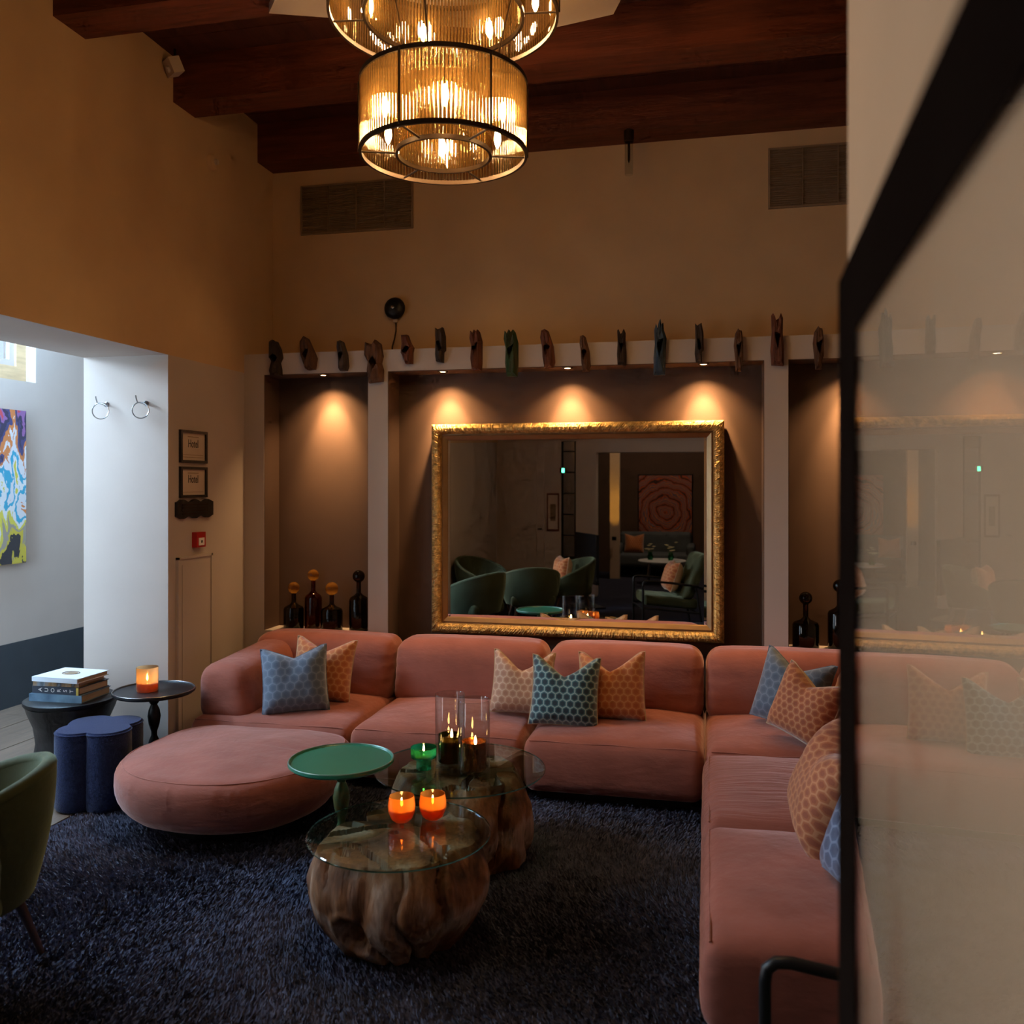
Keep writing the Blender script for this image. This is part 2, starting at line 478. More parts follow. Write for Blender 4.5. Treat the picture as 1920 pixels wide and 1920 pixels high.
# floors
struct(MB().box(XL - 0.585, XR, -6.0, YB, -0.06, 0.0).build('floor', 'carpet'))
fl = struct(MB().box(-5.5, XLO, 2.2, 7.2, -0.06, -0.012).build('floor_passage', 'plank'))
pm = None
for i in range(11):
    x0 = -5.18 + i * 0.1291
    seg = [2.25, 3.3 + (i * 0.37) % 1.1, 5.0 + (i * 0.53) % 1.0, 7.0]
    for a, b in zip(seg[:-1], seg[1:]):
        MB().box(x0 + 0.0015, x0 + 0.1276, a + 0.0015, b - 0.0015, -0.02, 0.0 + 0.001 * ((i * 7) % 3)).build('plank', 'plank', fl)
# threshold boards inside the opening
for i in range(4):
    x0 = XLO + i * 0.146
    MB().box(x0 + 0.0015, x0 + 0.1445, 2.5, 4.73, -0.005, 0.004 + 0.001 * (i % 2)).build('plank', 'plank', fl)

# ceiling + beams
ce = struct(MB().box(XLO, XR, -6.0, YB + 0.2, ZC, ZC + 0.1).build('ceiling', 'ceil'))
for yb in (YB, 5.02, 4.01, 3.0, 1.99, 0.98, -0.03, -1.04):
    MB().box(XL - 0.02, XR, yb - 0.235, yb, ZB, ZC + 0.01).build('beam', 'beam', ce)
for i in range(19):   # ceiling boards between the beams
    y0 = 2.0 + i * 0.215
    if y0 < YB - 0.2:
        MB().box(XL, XR, y0, y0 + 0.211, ZC - 0.012, ZC + 0.002).build('board', 'ceil', ce)

# left wall : lower white, upper tan, opening 2.5..4.733 to the passage, added fill window 0.95..2.15
wl = MB()
W, T = 0, 1
wl.box(XLO, XL, 4.733, 7.2, 0, ZL, W)
wl.box(XLO, XL, 2.15, 2.5, 0, ZL, W)
wl.box(XLO, XL, 0.95, 2.15, 0, 0.9, W)
wl.box(XLO, XL, -6.0, 0.95, 0, ZL, W)
wl.box(XLO, XL, -6.0, 7.2, ZL, ZC + 0.05, T, mats=[W, T, T, T, T, W])
struct(wl.build('wall_left', ['white', 'tan']))
# unseen window in the left wall, added to let fill light in
w1 = struct(MB().box(XLO + 0.1, XLO + 0.16, 0.95, 1.01, 0.9, ZL).box(XLO + 0.1, XLO + 0.16, 2.09, 2.15, 0.9, ZL)
            .box(XLO + 0.1, XLO + 0.16, 1.01, 2.09, 0.9, 0.96).box(XLO + 0.1, XLO + 0.16, 1.01, 2.09, ZL - 0.06, ZL)
            .box(XLO + 0.1, XLO + 0.16, 1.53, 1.57, 0.96, ZL - 0.06).build('window_1', 'oak'))
for y in (1.01, 1.57):
    MB().box(XLO + 0.125, XLO + 0.131, y, y + 0.52, 0.96, ZL - 0.06).build('pane', 'pane', w1)

# flush service door in the left wall
d1 = struct(MB().box(XL, XL + 0.012, 4.825, 5.18, 0.05, 1.236).build('door_1', 'white'))
MB().box(XL + 0.012, XL + 0.016, 4.86, 5.145, 0.09, 1.2).build('door_panel', 'white', d1)
MB().box(XL, XL + 0.02, 4.81, 4.825, 0.05, 1.25).box(XL, XL + 0.02, 5.18, 5.195, 0.05, 1.25).box(XL, XL + 0.02, 4.81, 5.195, 1.236, 1.25).build('door_frame', 'white', d1)

# upper back wall
struct(MB().box(XL - 0.3, XR + 0.2, YB, YB + 0.15, 2.3, ZC + 0.05).box(XL - 0.3, XR + 0.2, YB, YB + 0.15, 0, 2.3).build('wall_back', 'tan'))
# niche wall : white face with three niches
X1, X2, X3, X4, X5, X6 = -3.026, -2.252, -2.110, 0.346, 0.488, 1.25
ZN, ZT, ZS = 2.466, 2.612, 0.68
nw = MB()
nw.box(XL, XR, YF, YB, ZN, ZT)
for a, b in ((XL, X1), (X2, X3), (X4, X5), (X6, XR)):
    nw.box(a, b, YF, YB, 0, ZN)
nw.box(X1, X2, YF, YB, 0, ZS); nw.box(X5, X6, YF, YB, 0, ZS)
wn = struct(nw.build('wall_niche', 'white'))
def lining(x0, x1, z0):
    t = 0.004
    m = MB()
    m.box(x0, x1, YN, YN + t, z0, ZN)
    m.box(x0, x0 + t, YF + 0.004, YN, z0, ZN); m.box(x1 - t, x1, YF + 0.004, YN, z0, ZN)
    m.box(x0 + t, x1 - t, YF + 0.004, YN, ZN - t, ZN)
    m.build('niche_lining', 'brown', wn)
lining(X1, X2, ZS); lining(X3, X4, 0.0); lining(X5, X6, ZS)

# right wall, far behind the pier
struct(MB().box(XR, XR + 0.15, -6.0, YB + 0.1, 0, ZC + 0.05).build('wall_right', 'tan'))

# pier with the big framed picture, close on the right of the camera
TH = R(2.7)
pier = struct(MB().box(0.035, 1.9, -4.0, 0.352, 0, ZC).build('wall_pier', 'pier'))
pier.location = (0.1568, 1.059, 0); pier.rotation_euler = (0, 0, -TH)

# passage beyond the opening
wp = MB()
Zw0, Zw1 = 2.5, 3.25
XP = -5.18
Z_D = 0.488
WY = ((4.5, 5.97), (2.65, 4.05))
wp.box(XP - 0.3, XP, 2.2, 7.2, Z_D, Zw0, 0); wp.box(XP - 0.3, XP, 2.2, 2.65, Zw0, Zw1, 0)
wp.box(XP - 0.3, XP, 4.05, 4.5, Zw0, Zw1, 0)
wp.box(XP - 0.3, XP, 5.97, 7.2, Zw0, Zw1, 0); wp.box(XP - 0.3, XP, 2.2, 7.2, Zw1, 3.6, 0)
wp.box(XP - 0.3, XP, 2.2, 7.2, 0, Z_D, 1)
struct(wp.build('wall_passage', ['white', 'dado']))
struct(MB().box(-5.5, XLO, 7.0, 7.2, Z_D, 3.6, 0).box(-5.5, XLO, 6.999, 7.2, 0, Z_D, 1).build('wall_passage_end', ['white', 'dado']))
cp = struct(MB().box(-5.6, -5.1, 2.2, 7.2, 3.5, 3.6).box(-4.7, XLO, 2.2, 7.2, 3.5, 3.6).box(-5.1, -4.7, 2.2, 3.3, 3.5, 3.6).box(-5.1, -4.7, 5.9, 7.2, 3.5, 3.6).build('ceiling_passage', 'white'))
MB().box(-5.1, -4.7, 3.3, 5.9, 3.56, 3.566).build('added_rooflight_pane', 'pane', cp)  # pane of the unseen rooflight added to brighten the passage
struct(MB().box(-5.5, -5.0, 2.2, 2.3, 0, 3.6).box(-3.85, XLO, 2.2, 2.3, 0, 3.6).box(-5.0, -3.85, 2.2, 2.3, 3.0, 3.6).box(-5.0, -3.85, 2.2, 2.3, 0, 0.75).build('wall_passage_near', 'white'))
for wi, (Yw0, Yw1) in enumerate(WY):
    w2 = struct(MB().box(XP - 0.16, XP - 0.09, Yw0, Yw1, Zw0, Zw0 + 0.12).box(XP - 0.16, XP - 0.09, Yw0, Yw1, Zw1 - 0.1, Zw1)
            .box(XP - 0.16, XP - 0.09, Yw1 - 0.1, Yw1, Zw0 + 0.12, Zw1 - 0.1).box(XP - 0.16, XP - 0.09, Yw0, Yw0 + 0.1, Zw0 + 0.12, Zw1 - 0.1).build('window_%d' % (2 if wi == 0 else 4), 'oak'))
    MB().box(XP - 0.14, XP - 0.11, Yw1 - 0.15, Yw1 - 0.1, Zw0 + 0.12, Zw1 - 0.1).box(XP - 0.14, XP - 0.11, Yw0 + 0.1, Yw1 - 0.15, Zw0 + 0.12, Zw0 + 0.17).build('sash', 'white', w2)
    MB().box(XP - 0.127, XP - 0.123, Yw0 + 0.1, Yw1 - 0.15, Zw0 + 0.17, Zw1 - 0.1).build('pane', 'pane', w2)

# cross wall behind the camera with a wide opening and a tall steel window (seen in the mirror)
cw = MB()
cw.box(XL, -2.17, YC - 0.25, YC, 0, ZC)
cw.box(-1.94, -1.63, YC - 0.25, YC, 0, ZC)
cw.box(-2.17, -1.94, YC - 0.25, YC, 0, 0.55); cw.box(-2.17, -1.94, YC - 0.25, YC, 3.2, ZC)
cw.box(-1.63, 0.35, YC - 0.25, YC, 2.18, ZC)
struct(cw.build('wall_rear', 'white'))
w3 = struct(MB().box(-2.17, -2.14, YC - 0.1, YC - 0.06, 0.55, 3.2).box(-1.97, -1.94, YC - 0.1, YC - 0.06, 0.55, 3.2)
            .box(-2.14, -1.97, YC - 0.1, YC - 0.06, 0.55, 0.6).box(-2.14, -1.97, YC - 0.1, YC - 0.06, 3.15, 3.2).build('window_3', 'black'))
for k in range(8):
    z = 0.6 + k * 0.32
    if k: MB().box(-2.14, -1.97, YC - 0.09, YC - 0.07, z - 0.01, z + 0.01).build('glazing_bar', 'black', w3)
    MB().box(-2.14, -1.97, YC - 0.082, YC - 0.078, z + 0.01, z + 0.3).build('pane', 'pane', w3)
struct(MB().box(-3.4, XR, -6.0, -5.6, 0, ZC).build('wall_far_lounge', 'brown'))
struct(MB().box(-2.4, -2.2, -5.6, YC - 0.25, 0, ZC).build('wall_lounge_side', 'brown'))
struct(MB().box(0.9, 1.0, -5.6, YC - 0.25, 0, ZC).build('wall_lounge_right', 'brown'))
d2 = struct(MB().box(-3.08, -2.42, YC, YC + 0.015, 0.02, 2.2).build('door_2', 'white'))
MB().box(-2.96, -2.54, YC + 0.015, YC + 0.022, 0.2, 2.05).build('door_panel', 'white', d2)
MB().tube([(-2.46, YC + 0.03, 1.02), (-2.52, YC + 0.05, 1.02)], 0.01).build('handle', 'steel', d2)
# skirting
struct(MB().box(XL, XL + 0.015, 4.733, YF, 0, 0.05).build('baseboard_left', 'white'))

# ------------------------------------------------------------------ carpet pile
def carpet_pile():
    n = 230000
    x = rng.uniform(-3.15, 0.06, n); y = rng.uniform(1.75, 4.75, n)
    # cull what lies left of the frame
    keep = (x + 0.80 * y > -0.35) & ~((x > -1.95) & (y > 4.72))
    x, y = x[keep], y[keep]; n = len(x)
    a = rng.uniform(0, 2 * math.pi, n); w = rng.uniform(0.004, 0.007, n); h = rng.uniform(0.010, 0.020, n)
    # lean in drifting directions like brushed wool
    ph = 2.2 * np.sin(1.3 * x + 0.7 * y) + 1.7 * np.cos(1.9 * y - 0.6 * x)
    lx = np.cos(ph) * 0.010 + rng.normal(0, 0.006, n); ly = np.sin(ph) * 0.010 + rng.normal(0, 0.006, n)
    v = np.zeros((n, 3, 3), dtype=np.float32)
    v[:, 0] = np.stack([x - np.cos(a) * w, y - np.sin(a) * w, np.zeros(n)], 1)
    v[:, 1] = np.stack([x + np.cos(a) * w, y + np.sin(a) * w, np.zeros(n)], 1)
    v[:, 2] = np.stack([x + lx, y + ly, h], 1)
    me = bpy.data.meshes.new('carpet_pile')
    me.vertices.add(n * 3); me.vertices.foreach_set('co', v.reshape(-1))
    me.loops.add(n * 3); me.loops.foreach_set('vertex_index', np.arange(n * 3, dtype=np.int32))
    me.polygons.add(n); me.polygons.foreach_set('loop_start', np.arange(0, n * 3, 3, dtype=np.int32))
    me.update(); me.validate()
    me.materials.append(MT['pile'])
    o = bpy.data.objects.new('carpet_pile', me); COL.objects.link(o)
    tag(o, 'deep navy shaggy wool carpet covering the lounge floor', 'carpet', kind='stuff')
carpet_pile()

# ================================================================== SOFA
def fbm(x, y, z, s):
    return mnoise.noise(Vector((x * s, y * s, z * s)))

def seat_mesh(w, d, seed, z0=0.055, zt=0.345, crown=0.035, r=0.058):
    """upholstered seat block, base at origin, front faces -Y"""
    h = zt - z0
    mb = rbox(w, d, h, r, 4, 12)
    hx, hy, hz = w / 2, d / 2, h / 2
    def f(x, y, z):
        k = max(0, (z / hz)) ** 2
        cx = 1 - abs(x / hx) ** 3.0; cy = 1 - abs(y / hy) ** 3.0
        zz = z + k * crown * max(cx, 0) * max(cy, 0) + k * 0.006 * fbm(x + seed, y, 0, 6)
        # bellied front and sides
        b = 1 - (z / hz) ** 2
        yy = y + (0.018 * b * (y / hy) if abs(y) > hy * 0.9 else 0)
        xx = x + (0.006 * b * (x / hx) if abs(x) > hx * 0.9 else 0)
        yy += 0.004 * fbm(x * 3 + seed, z * 0.6, 1, 7) if y < -hy * 0.8 else 0
        return (xx, yy, zz + z0 + hz)
    return mb.deform(f)

def back_mesh(w, seed, z0=0.30, zt=0.70, th=0.36, lean=0.14, r=0.085):
    """backrest, base centred at origin, front faces -Y"""
    h = zt - z0
    mb = rbox(w, th, h, r, 4, 12)
    hx, hy, hz = w / 2, th / 2, h / 2
    def f(x, y, z):
        t = (z + hz) / h
        cx = 1 - abs(x / hx) ** 4
        yy = y + (lean * t if y < 0 else 0) * (0.55 if y < 0 else 1) + (-0.03 * cx * (1 - (2 * t - 1) ** 2) if y < 0 else 0)
        zz = z + 0.022 * cx * max(0, 2 * t - 1) + 0.004 * fbm(x + seed, y, z, 7)
        edge = abs(x / hx) ** 6
        yy += 0.006 * edge * math.sin(z * 90 + seed) if y < 0 else 0
        return (x, yy, zz + z0 + hz)
    return mb.deform(f)

SOFA_GROUP = 'modules of the salmon velvet sofa'
def sofa_module(label, x0, x1, y0, y1, side_back=None, face=0.0, back=True, seed=0.0, fabric='velvet'):
    """a module of the sofa whose seat front faces -Y before it is turned"""
    w = (x1 - x0) - 0.012; d = y1 - y0
    t = thing('sofa_module', label, 'sofa', ((x0 + x1) / 2, (y0 + y1) / 2, 0), face, SOFA_GROUP)
    MB().box(-w / 2 + 0.06, w / 2 - 0.06, -d / 2 + 0.07, d / 2 - 0.06, 0.016, 0.075).build('plinth', 'black', t)
    seat_d = d - (0.0 if not back else 0.02)
    seat_mesh(w, seat_d, seed).build('seat', fabric, t, True)
    MB().tube([(-w / 2 + 0.03 + (w - 0.06) * k / 16, -seat_d / 2 + 0.0135, 0.331 + 0.003 * math.sin(k)) for k in range(17)], 0.003, 6).build('seam_piping', 'velvet', t, True)
    if back:
        b = back_mesh(w, seed).build('backrest', 'velvet', t, True)
        b.location = (0, d / 2 - 0.18, 0)
    return t

YS0, YS1 = 4.58, 5.60
m_left = sofa_module('salmon velvet sofa corner module at the left end, under the bottle niche', -2.95, -1.955, YS0, YS1, seed=1.3)
arm = rbox(0.33, 0.88, 0.32, 0.085, 4, 8)
def armf(x, y, z):
    t = (y + 0.44) / 0.88
    return (x + (0.03 * (z / 0.16) if x > 0 else 0) * -1, y, z + 0.46 + 0.05 * t + (0.02 * (1 - (x / 0.165) ** 2) if z > 0.1 else 0))
arm.deform(armf)
a_o = arm.build('armrest', 'velvet', m_left, True); a_o.location = (-0.32, -0.01, 0.0)
sofa_module('salmon velvet sofa module left of centre, its back below the left half of the mirror', -1.955, -0.962, YS0, YS1, seed=4.1)
sofa_module('salmon velvet sofa module right of centre with the teal and orange pillows on it', -0.962, -0.012, YS0, YS1, seed=7.7)
m_cor = sofa_module('burnt orange-lit velvet sofa corner module on the right, below the right bottle niche', -0.012, 1.02, YS0, YS1, seed=2.2)
sb = back_mesh(0.66, 5.5).build('side_backrest', 'velvet', m_cor, True)
sb.location = (0.34, -0.17, 0); sb.rotation_euler = (0, 0, R(-90))
sofa_module('gathered salmon velvet sofa module in the right row, next to the corner', -0.475 + 0.5 - 0.475 + 0.0, 0.475 + 0.5 - 0.475 + 0.0, 0, 1.03, face=-90, seed=9.1, fabric='velvet_gather').location = (0.5, 4.095, 0)
sofa_module('salmon velvet sofa end module in the right row, nearest the camera', -0.475, 0.475, 0, 1.03, face=-90, seed=11.9).location = (0.5, 3.135, 0)

# rounded chaise ottoman
def chaise():
    t = thing('chaise_ottoman', 'large round-ended salmon velvet ottoman in front of the left sofa end', 'ottoman', (-2.37, 4.1, 0), 0)
    nA, prof = 300, []
    # profile (inset, z)
    zt = 0.335
    def outline(a):
        c, s = math.cos(a), math.sin(a)
        # round towards the camera, straight-sided towards the sofa
        if s < 0: e = 2.15; rx, ry = 0.56, 0.54
        else: e = 4.0; rx, ry = 0.545, 0.47
        r = (abs(c / rx) ** e + abs(s / ry) ** e) ** (-1 / e)
        return r * c, r * s
    rings = []
    for k in range(9):     # lower bulge
        th = -math.pi / 2 + k / 8 * math.pi / 2
        rings.append((0.17 * (1 - math.cos(th)) + 0.0, 0.06 + 0.17 * (1 + math.sin(th))))
    for k in range(1, 8):  # upper shoulder
        th = k / 7 * math.pi / 2
        rings.append((0.085 * (1 - math.cos(th)), 0.255 + 0.085 * math.sin(th)))
    for k in range(1, 9):
        f = k / 8
        rings.append((0.085 + f * 0.46, 0.34 + 0.035 * (1 - (1 - f) ** 2.2)))
    mb = MB(); n = nA
    for (ins, z) in rings:
        for i in range(n):
            a = 2 * math.pi * i / n
            x, y = outline(a); r = math.hypot(x, y); q = max(r - ins, 0.0) / r
            zz = z
            puck = 0.0
            if 0.2 < z < 0.34: puck = 0.008 * max(0, math.sin(a * 52 + 5 * math.sin(a * 7))) * max(0, mnoise.noise(Vector((a * 3, 0.3, 1.0))) + 0.35) * max(0, 1 - abs(z - 0.28) / 0.07)
            zz += 0.005 * fbm(x * q, y * q, z, 6)
            mb.v.append((x * (q + puck), y * (q + puck), zz))
    for j in range(len(rings) - 1):
        for i in range(n):
            i2 = (i + 1) % n
            mb.f.append((j * n + i, j * n + i2, (j + 1) * n + i2, (j + 1) * n + i)); mb.m.append(0)
    mb.f.append(tuple(reversed(range(n)))); mb.m.append(0)
    mb.f.append(tuple((len(rings) - 1) * n + i for i in range(n))); mb.m.append(0)
    mb.build('cushion', 'velvet', t, True)
    MB().lathe([(0.36, 0.014), (0.36, 0.062)], 40).build('plinth', 'black', t)
    def seam(a):
        x, y = outline(a); q = 1 - 0.040 / math.hypot(x, y)
        return (x * q, y * q, 0.3265)
    MB().tube([seam(2 * math.pi * i / 120) for i in range(120)], 0.0035, 6, closed=True).build('seam_piping', 'velvet', t, True)
chaise()

# ------------------------------------------------------------------ pillows
MT['p_blue'] = hex_mat('slate_blue_hex_velvet', (88, 104, 124), (112, 126, 144), (78, 94, 114), 0.05)
MT['p_blue2'] = hex_mat('denim_blue_hex_velvet', (66, 84, 118), (120, 138, 168), (56, 72, 104), 0.05)
MT['p_peach'] = hex_mat('peach_hex_velvet', (200, 150, 118), (226, 190, 160), (184, 130, 102), 0.042)
MT['p_teal'] = hex_mat('teal_hex_velvet', (58, 104, 112), (150, 176, 172), (16, 44, 58), 0.042, dot_r=0.30, line_r=0.43)
MT['p_orange'] = hex_mat('orange_hex_velvet', (190, 110, 52), (208, 142, 88), (178, 94, 42), 0.042)
MT['p_rust'] = hex_mat('rust_hex_velvet', (172, 94, 48), (196, 130, 84), (152, 74, 34), 0.038)
PG = 'throw pillows on the sofa'
def pillow(label, loc, rotz, mat, size=0.38, chop=0.085, lean=16, roll=0, th=0.098, back='cream_linen', group=PG):
    n = 22; w = size / 2
    mb = MB()
    def pt(u, v, s):
        ox = w * u * (1 - 0.055 * (1 - v * v)) ; oz = w * v * (1 - 0.055 * (1 - u * u))
        if v > 0: oz -= chop * (v ** 2.2) * max(0, 1 - abs(u) * 1.15) ** 1.1
        t = th * (max(0, 1 - u ** 4) * max(0, 1 - v ** 4)) ** 0.55
        t *= 1 - 0.35 * max(0, v) * max(0, 1 - abs(u) * 2.2)
        t += 0.006 * fbm(u * 2 + loc[0], v * 2 + loc[1], s, 1.5) * (1 - max(abs(u), abs(v)) ** 2)
        return (ox, s * t, oz)
    g = [-1 + 2 * i / n for i in range(n + 1)]
    g = [math.copysign(abs(x) ** 0.8, x) for x in g]
    idx = {}
    for s in (-1, 1):
        for i, u in enumerate(g):
            for j, v in enumerate(g):
                if s == 1 and (i in (0, n) or j in (0, n)): idx[(s, i, j)] = idx[(-1, i, j)]; continue
                idx[(s, i, j)] = len(mb.v); mb.v.append(pt(u, v, s))
    for s in (-1, 1):
        for i in range(n):
            for j in range(n):
                mb.f.append((idx[(s, i, j)], idx[(s, i + 1, j)], idx[(s, i + 1, j + 1)], idx[(s, i, j + 1)])); mb.m.append(0 if s < 0 else 1)
    o = thing('throw_pillow', label, 'pillow', loc, 0, group)
    o.rotation_mode = 'XYZ'
    Mx = Matrix.Rotation(R(rotz), 4, 'Z') @ Matrix.Rotation(R(-lean), 4, 'X') @ Matrix.Rotation(R(roll), 4, 'Y')
    o.rotation_euler = Mx.to_euler()
    mb.build('cover', [mat, back], o, True)
    edge = [pt(u, -1, 0) for u in g] + [pt(1, v, 0) for v in g[1:]] + [pt(u, 1, 0) for u in reversed(g[:-1])] + [pt(-1, v, 0) for v in reversed(g[1:-1])]
    MB().tube(edge, 0.0035, 6, closed=True).build('piping', back, o, True)
    return o
pillow('slate blue honeycomb pillow leaning in front of an orange one at the left sofa end', (-2.38, 4.80, 0.545), 24, 'p_blue', 0.385, 0.06, roll=-3, back='p_blue')
pillow('orange pillow half hidden behind the slate blue pillow on the left', (-2.31, 5.04, 0.56), 8, 'p_orange', 0.38, 0.08, roll=4)
pillow('pale peach honeycomb pillow left of the teal pillow', (-1.045, 5.00, 0.55), 6, 'p_peach', 0.36, 0.13, roll=3)
pillow('teal honeycomb pillow in the middle of the three centre pillows', (-0.775, 4.86, 0.545), 4, 'p_teal', 0.385, 0.12, roll=2)
pillow('orange honeycomb pillow right of the teal pillow', (-0.53, 5.02, 0.55), -4, 'p_orange', 0.385, 0.12, roll=-3)
pillow('slate blue pillow behind the orange one in the right sofa corner', (0.46, 5.05, 0.565), -28, 'p_blue', 0.40, 0.09, roll=10, back='p_blue')
pillow('orange pillow standing tilted in front of the blue one in the right sofa corner', (0.50, 4.74, 0.56), -40, 'p_rust', 0.36, 0.07, roll=14)
pillow('big rust pillow with cream back on the near right sofa row', (0.46, 3.42, 0.575), -84, 'p_rust', 0.43, 0.06, lean=22, roll=12, th=0.13)
pillow('denim blue pillow mostly cut off by the dark picture frame', (0.53, 2.98, 0.565), -66, 'p_blue2', 0.40, 0.06, lean=20, roll=6, back='p_blue2')

# ================================================================== TABLES
def stump(label, loc, seed, rb, rm, rt, h, rotz=0, clefts=(), hollow=None):
    t = thing('stump_table', label, 'coffee table', loc, rotz)
    n, kz = 168, 44
    mb = MB()
    def angd(a, b):
        return (a - b + math.pi) % (2 * math.pi) - math.pi
    def rad(a, f):
        z = f
        base = rb + (rm - rb) * math.sin(min(1, f / 0.62) * math.pi / 2) if f < 0.62 else rm + (rt - rm) * ((f - 0.62) / 0.38) ** 1.6
        x, y = math.cos(a), math.sin(a)
        r = base * (1 + 0.14 * mnoise.noise(Vector((x * 1.5 + seed, y * 1.5, z * 1.3))) + 0.05 * mnoise.noise(Vector((x * 3.4 + seed, y * 3.4, z * 1.9))))
        for (ca, wd, dp, sl) in clefts:      # deep seams between the roots
            d = abs(angd(a, R(ca) + sl * (f - 0.5) + 0.10 * math.sin(f * 7 + ca)))
            if d < wd: r -= dp * (1 - d / wd) ** 1.3 * (0.55 + 0.45 * math.sin(f * 3.0 + ca))
        if hollow:                            # knot hole with a rolled lip
            ha, hf, hr, hd = hollow
            q = math.hypot(angd(a, R(ha)) * rm / hr, (f - hf) * h / hr)
            if q < 1: r -= hd * (1 - q * q)
            elif q < 1.45: r += 0.006 * math.sin((q - 1) / 0.45 * math.pi)
        r += 0.007 * mnoise.noise(Vector((x * 9 + seed, y * 9, z * 3.2))) + 0.003 * mnoise.noise(Vector((x * 24 + seed, y * 24, z * 6)))
        return max(r, 0.08)
    for k in range(kz + 1):
        f = k / kz
        for i in range(n):
            a = 2 * math.pi * i / n
            r = rad(a, f); ruf = (0.02 * max(0, mnoise.noise(Vector((math.cos(a) * 3, math.sin(a) * 3, seed)))) if k == 0 else 0)
            mb.v.append((r * math.cos(a), r * math.sin(a), 0.012 + ruf + f * (h - 0.012)))
    for k in range(kz):
        for i in range(n):
            i2 = (i + 1) % n
            mb.f.append((k * n + i, k * n + i2, (k + 1) * n + i2, (k + 1) * n + i)); mb.m.append(0)
    mb.f.append(tuple(reversed(range(n)))); mb.m.append(0)
    # top: polished flats with deep pale hollows
    rings = 34
    prev = [kz * n + i for i in range(n)]
    for k in range(1, rings):
        f = 1 - k / rings
        cur = []
        for i in range(n):
            a = 2 * math.pi * i / n; r = rad(a, 1.0) * f
            x, y = r * math.cos(a), r * math.sin(a)
            c = mnoise.noise(Vector((x * 5.0 + seed * 3, y * 5.0, seed)))
            c2 = mnoise.noise(Vector((x * 9 + seed, y * 9, 2.0)))
            dep = 0.0
            if abs(c) < 0.12: dep = 0.055 + 0.03 * c2
            elif c2 > 0.40: dep = 0.035
            mb.v.append((x, y, h + 0.003 - dep + 0.002 * c2)); cur.append(len(mb.v) - 1)
        for i in range(n):
            i2 = (i + 1) % n
            zz = min(mb.v[cur[i]][2], mb.v[cur[i2]][2])
            mb.f.append((prev[i], prev[i2], cur[i2], cur[i])); mb.m.append(1 if zz < h - 0.03 else 0)
        prev = cur
    mb.f.append(tuple(prev)); mb.m.append(0)
    mb.build('stump', ['wood', 'wood_gap'], t, True)
    return t
HT = 0.40
s1 = stump('carved teak root coffee table in front with two orange candle bowls on its glass', (-1.127, 3.13, 0), 3.7, 0.22, 0.325, 0.285, 0.382, 0, ((-128, 0.14, 0.045, 0.15), (-68, 0.09, 0.05, -0.25), (-45, 0.07, 0.03, 0.3), (-92, 0.08, 0.035, -0.3), (-22, 0.22, 0.06, 0.3), (60, 0.2, 0.06, 0), (150, 0.25, 0.08, 0)), (-106, 0.30, 0.075, 0.07))
s2 = stump('teak root coffee table behind, carrying the two tall glass cylinders', (-1.11, 3.90, 0), 8.2, 0.30, 0.335, 0.275, 0.382, 0, ((-100, 0.2, 0.06, -0.2), (-38, 0.12, 0.07, 0.5), (-10, 0.1, 0.06, -0.3), (80, 0.2, 0.05, 0)), (-140, 0.4, 0.06, 0.04))
def glass_disc(t, r):
    MB().lathe([(r - 0.003, 0.388), (r, 0.391), (r, 0.397), (r - 0.003, HT)], 96).build('glass_top', 'glass', t, True)
MT['glass_rim'] = glass_mat('green_glass_edge', (120, 160, 146), 0.05, 1.5, 0.3, (90, 130, 116))
glass_disc(s1, 0.342); glass_disc(s2, 0.392)
for st, r in ((s1, 0.342), (s2, 0.392)):
    MB().lathe([(r + 0.0004, 0.391), (r + 0.0016, 0.3925), (r + 0.0016, 0.3955), (r + 0.0004, 0.397)], 96, cap=False).build('glass_edge', 'glass_rim', st, True)

def pedestal(label, loc, h, r, top_mat, leg_mat, rim=None):
    t = thing('side_table', label, 'side table', loc)
    MB().lathe([(0.0, h - 0.016), (r - 0.012, h - 0.016), (r, h - 0.006), (r, h + 0.004), (r - 0.006, h + 0.006), (r - 0.012, h), (0, h)], 64).build('tabletop', top_mat, t, True)
    MB().lathe([(0.125, 0.014), (0.125, 0.022), (0.06, 0.05), (0.026, 0.085), (0.018, 0.13), (0.03, 0.165), (0.036, 0.2), (0.028, 0.235),
                (0.016, 0.265), (0.016, 0.285), (0.03, 0.33), (0.036, 0.375), (0.03, 0.41), (0.017, 0.44), (0.028, 0.455), (0.028, h - 0.03), (0.05, h - 0.018)], 32).build('turned_leg', leg_mat, t, True)
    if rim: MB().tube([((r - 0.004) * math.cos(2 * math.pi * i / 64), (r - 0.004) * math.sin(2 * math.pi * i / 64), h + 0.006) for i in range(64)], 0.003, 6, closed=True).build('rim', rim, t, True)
    return t
pedestal('jade green round side table on a turned foot beside the ottoman', (-1.514, 3.485, 0), 0.53, 0.222, 'teal', 'teal_gold', 'jade_rim_glint')  # rim ring carries the painted highlight
pedestal('black round pedestal side table holding a lit mercury-glass candle', (-3.09, 4.47, 0), 0.52, 0.225, 'black', 'black', 'steel')

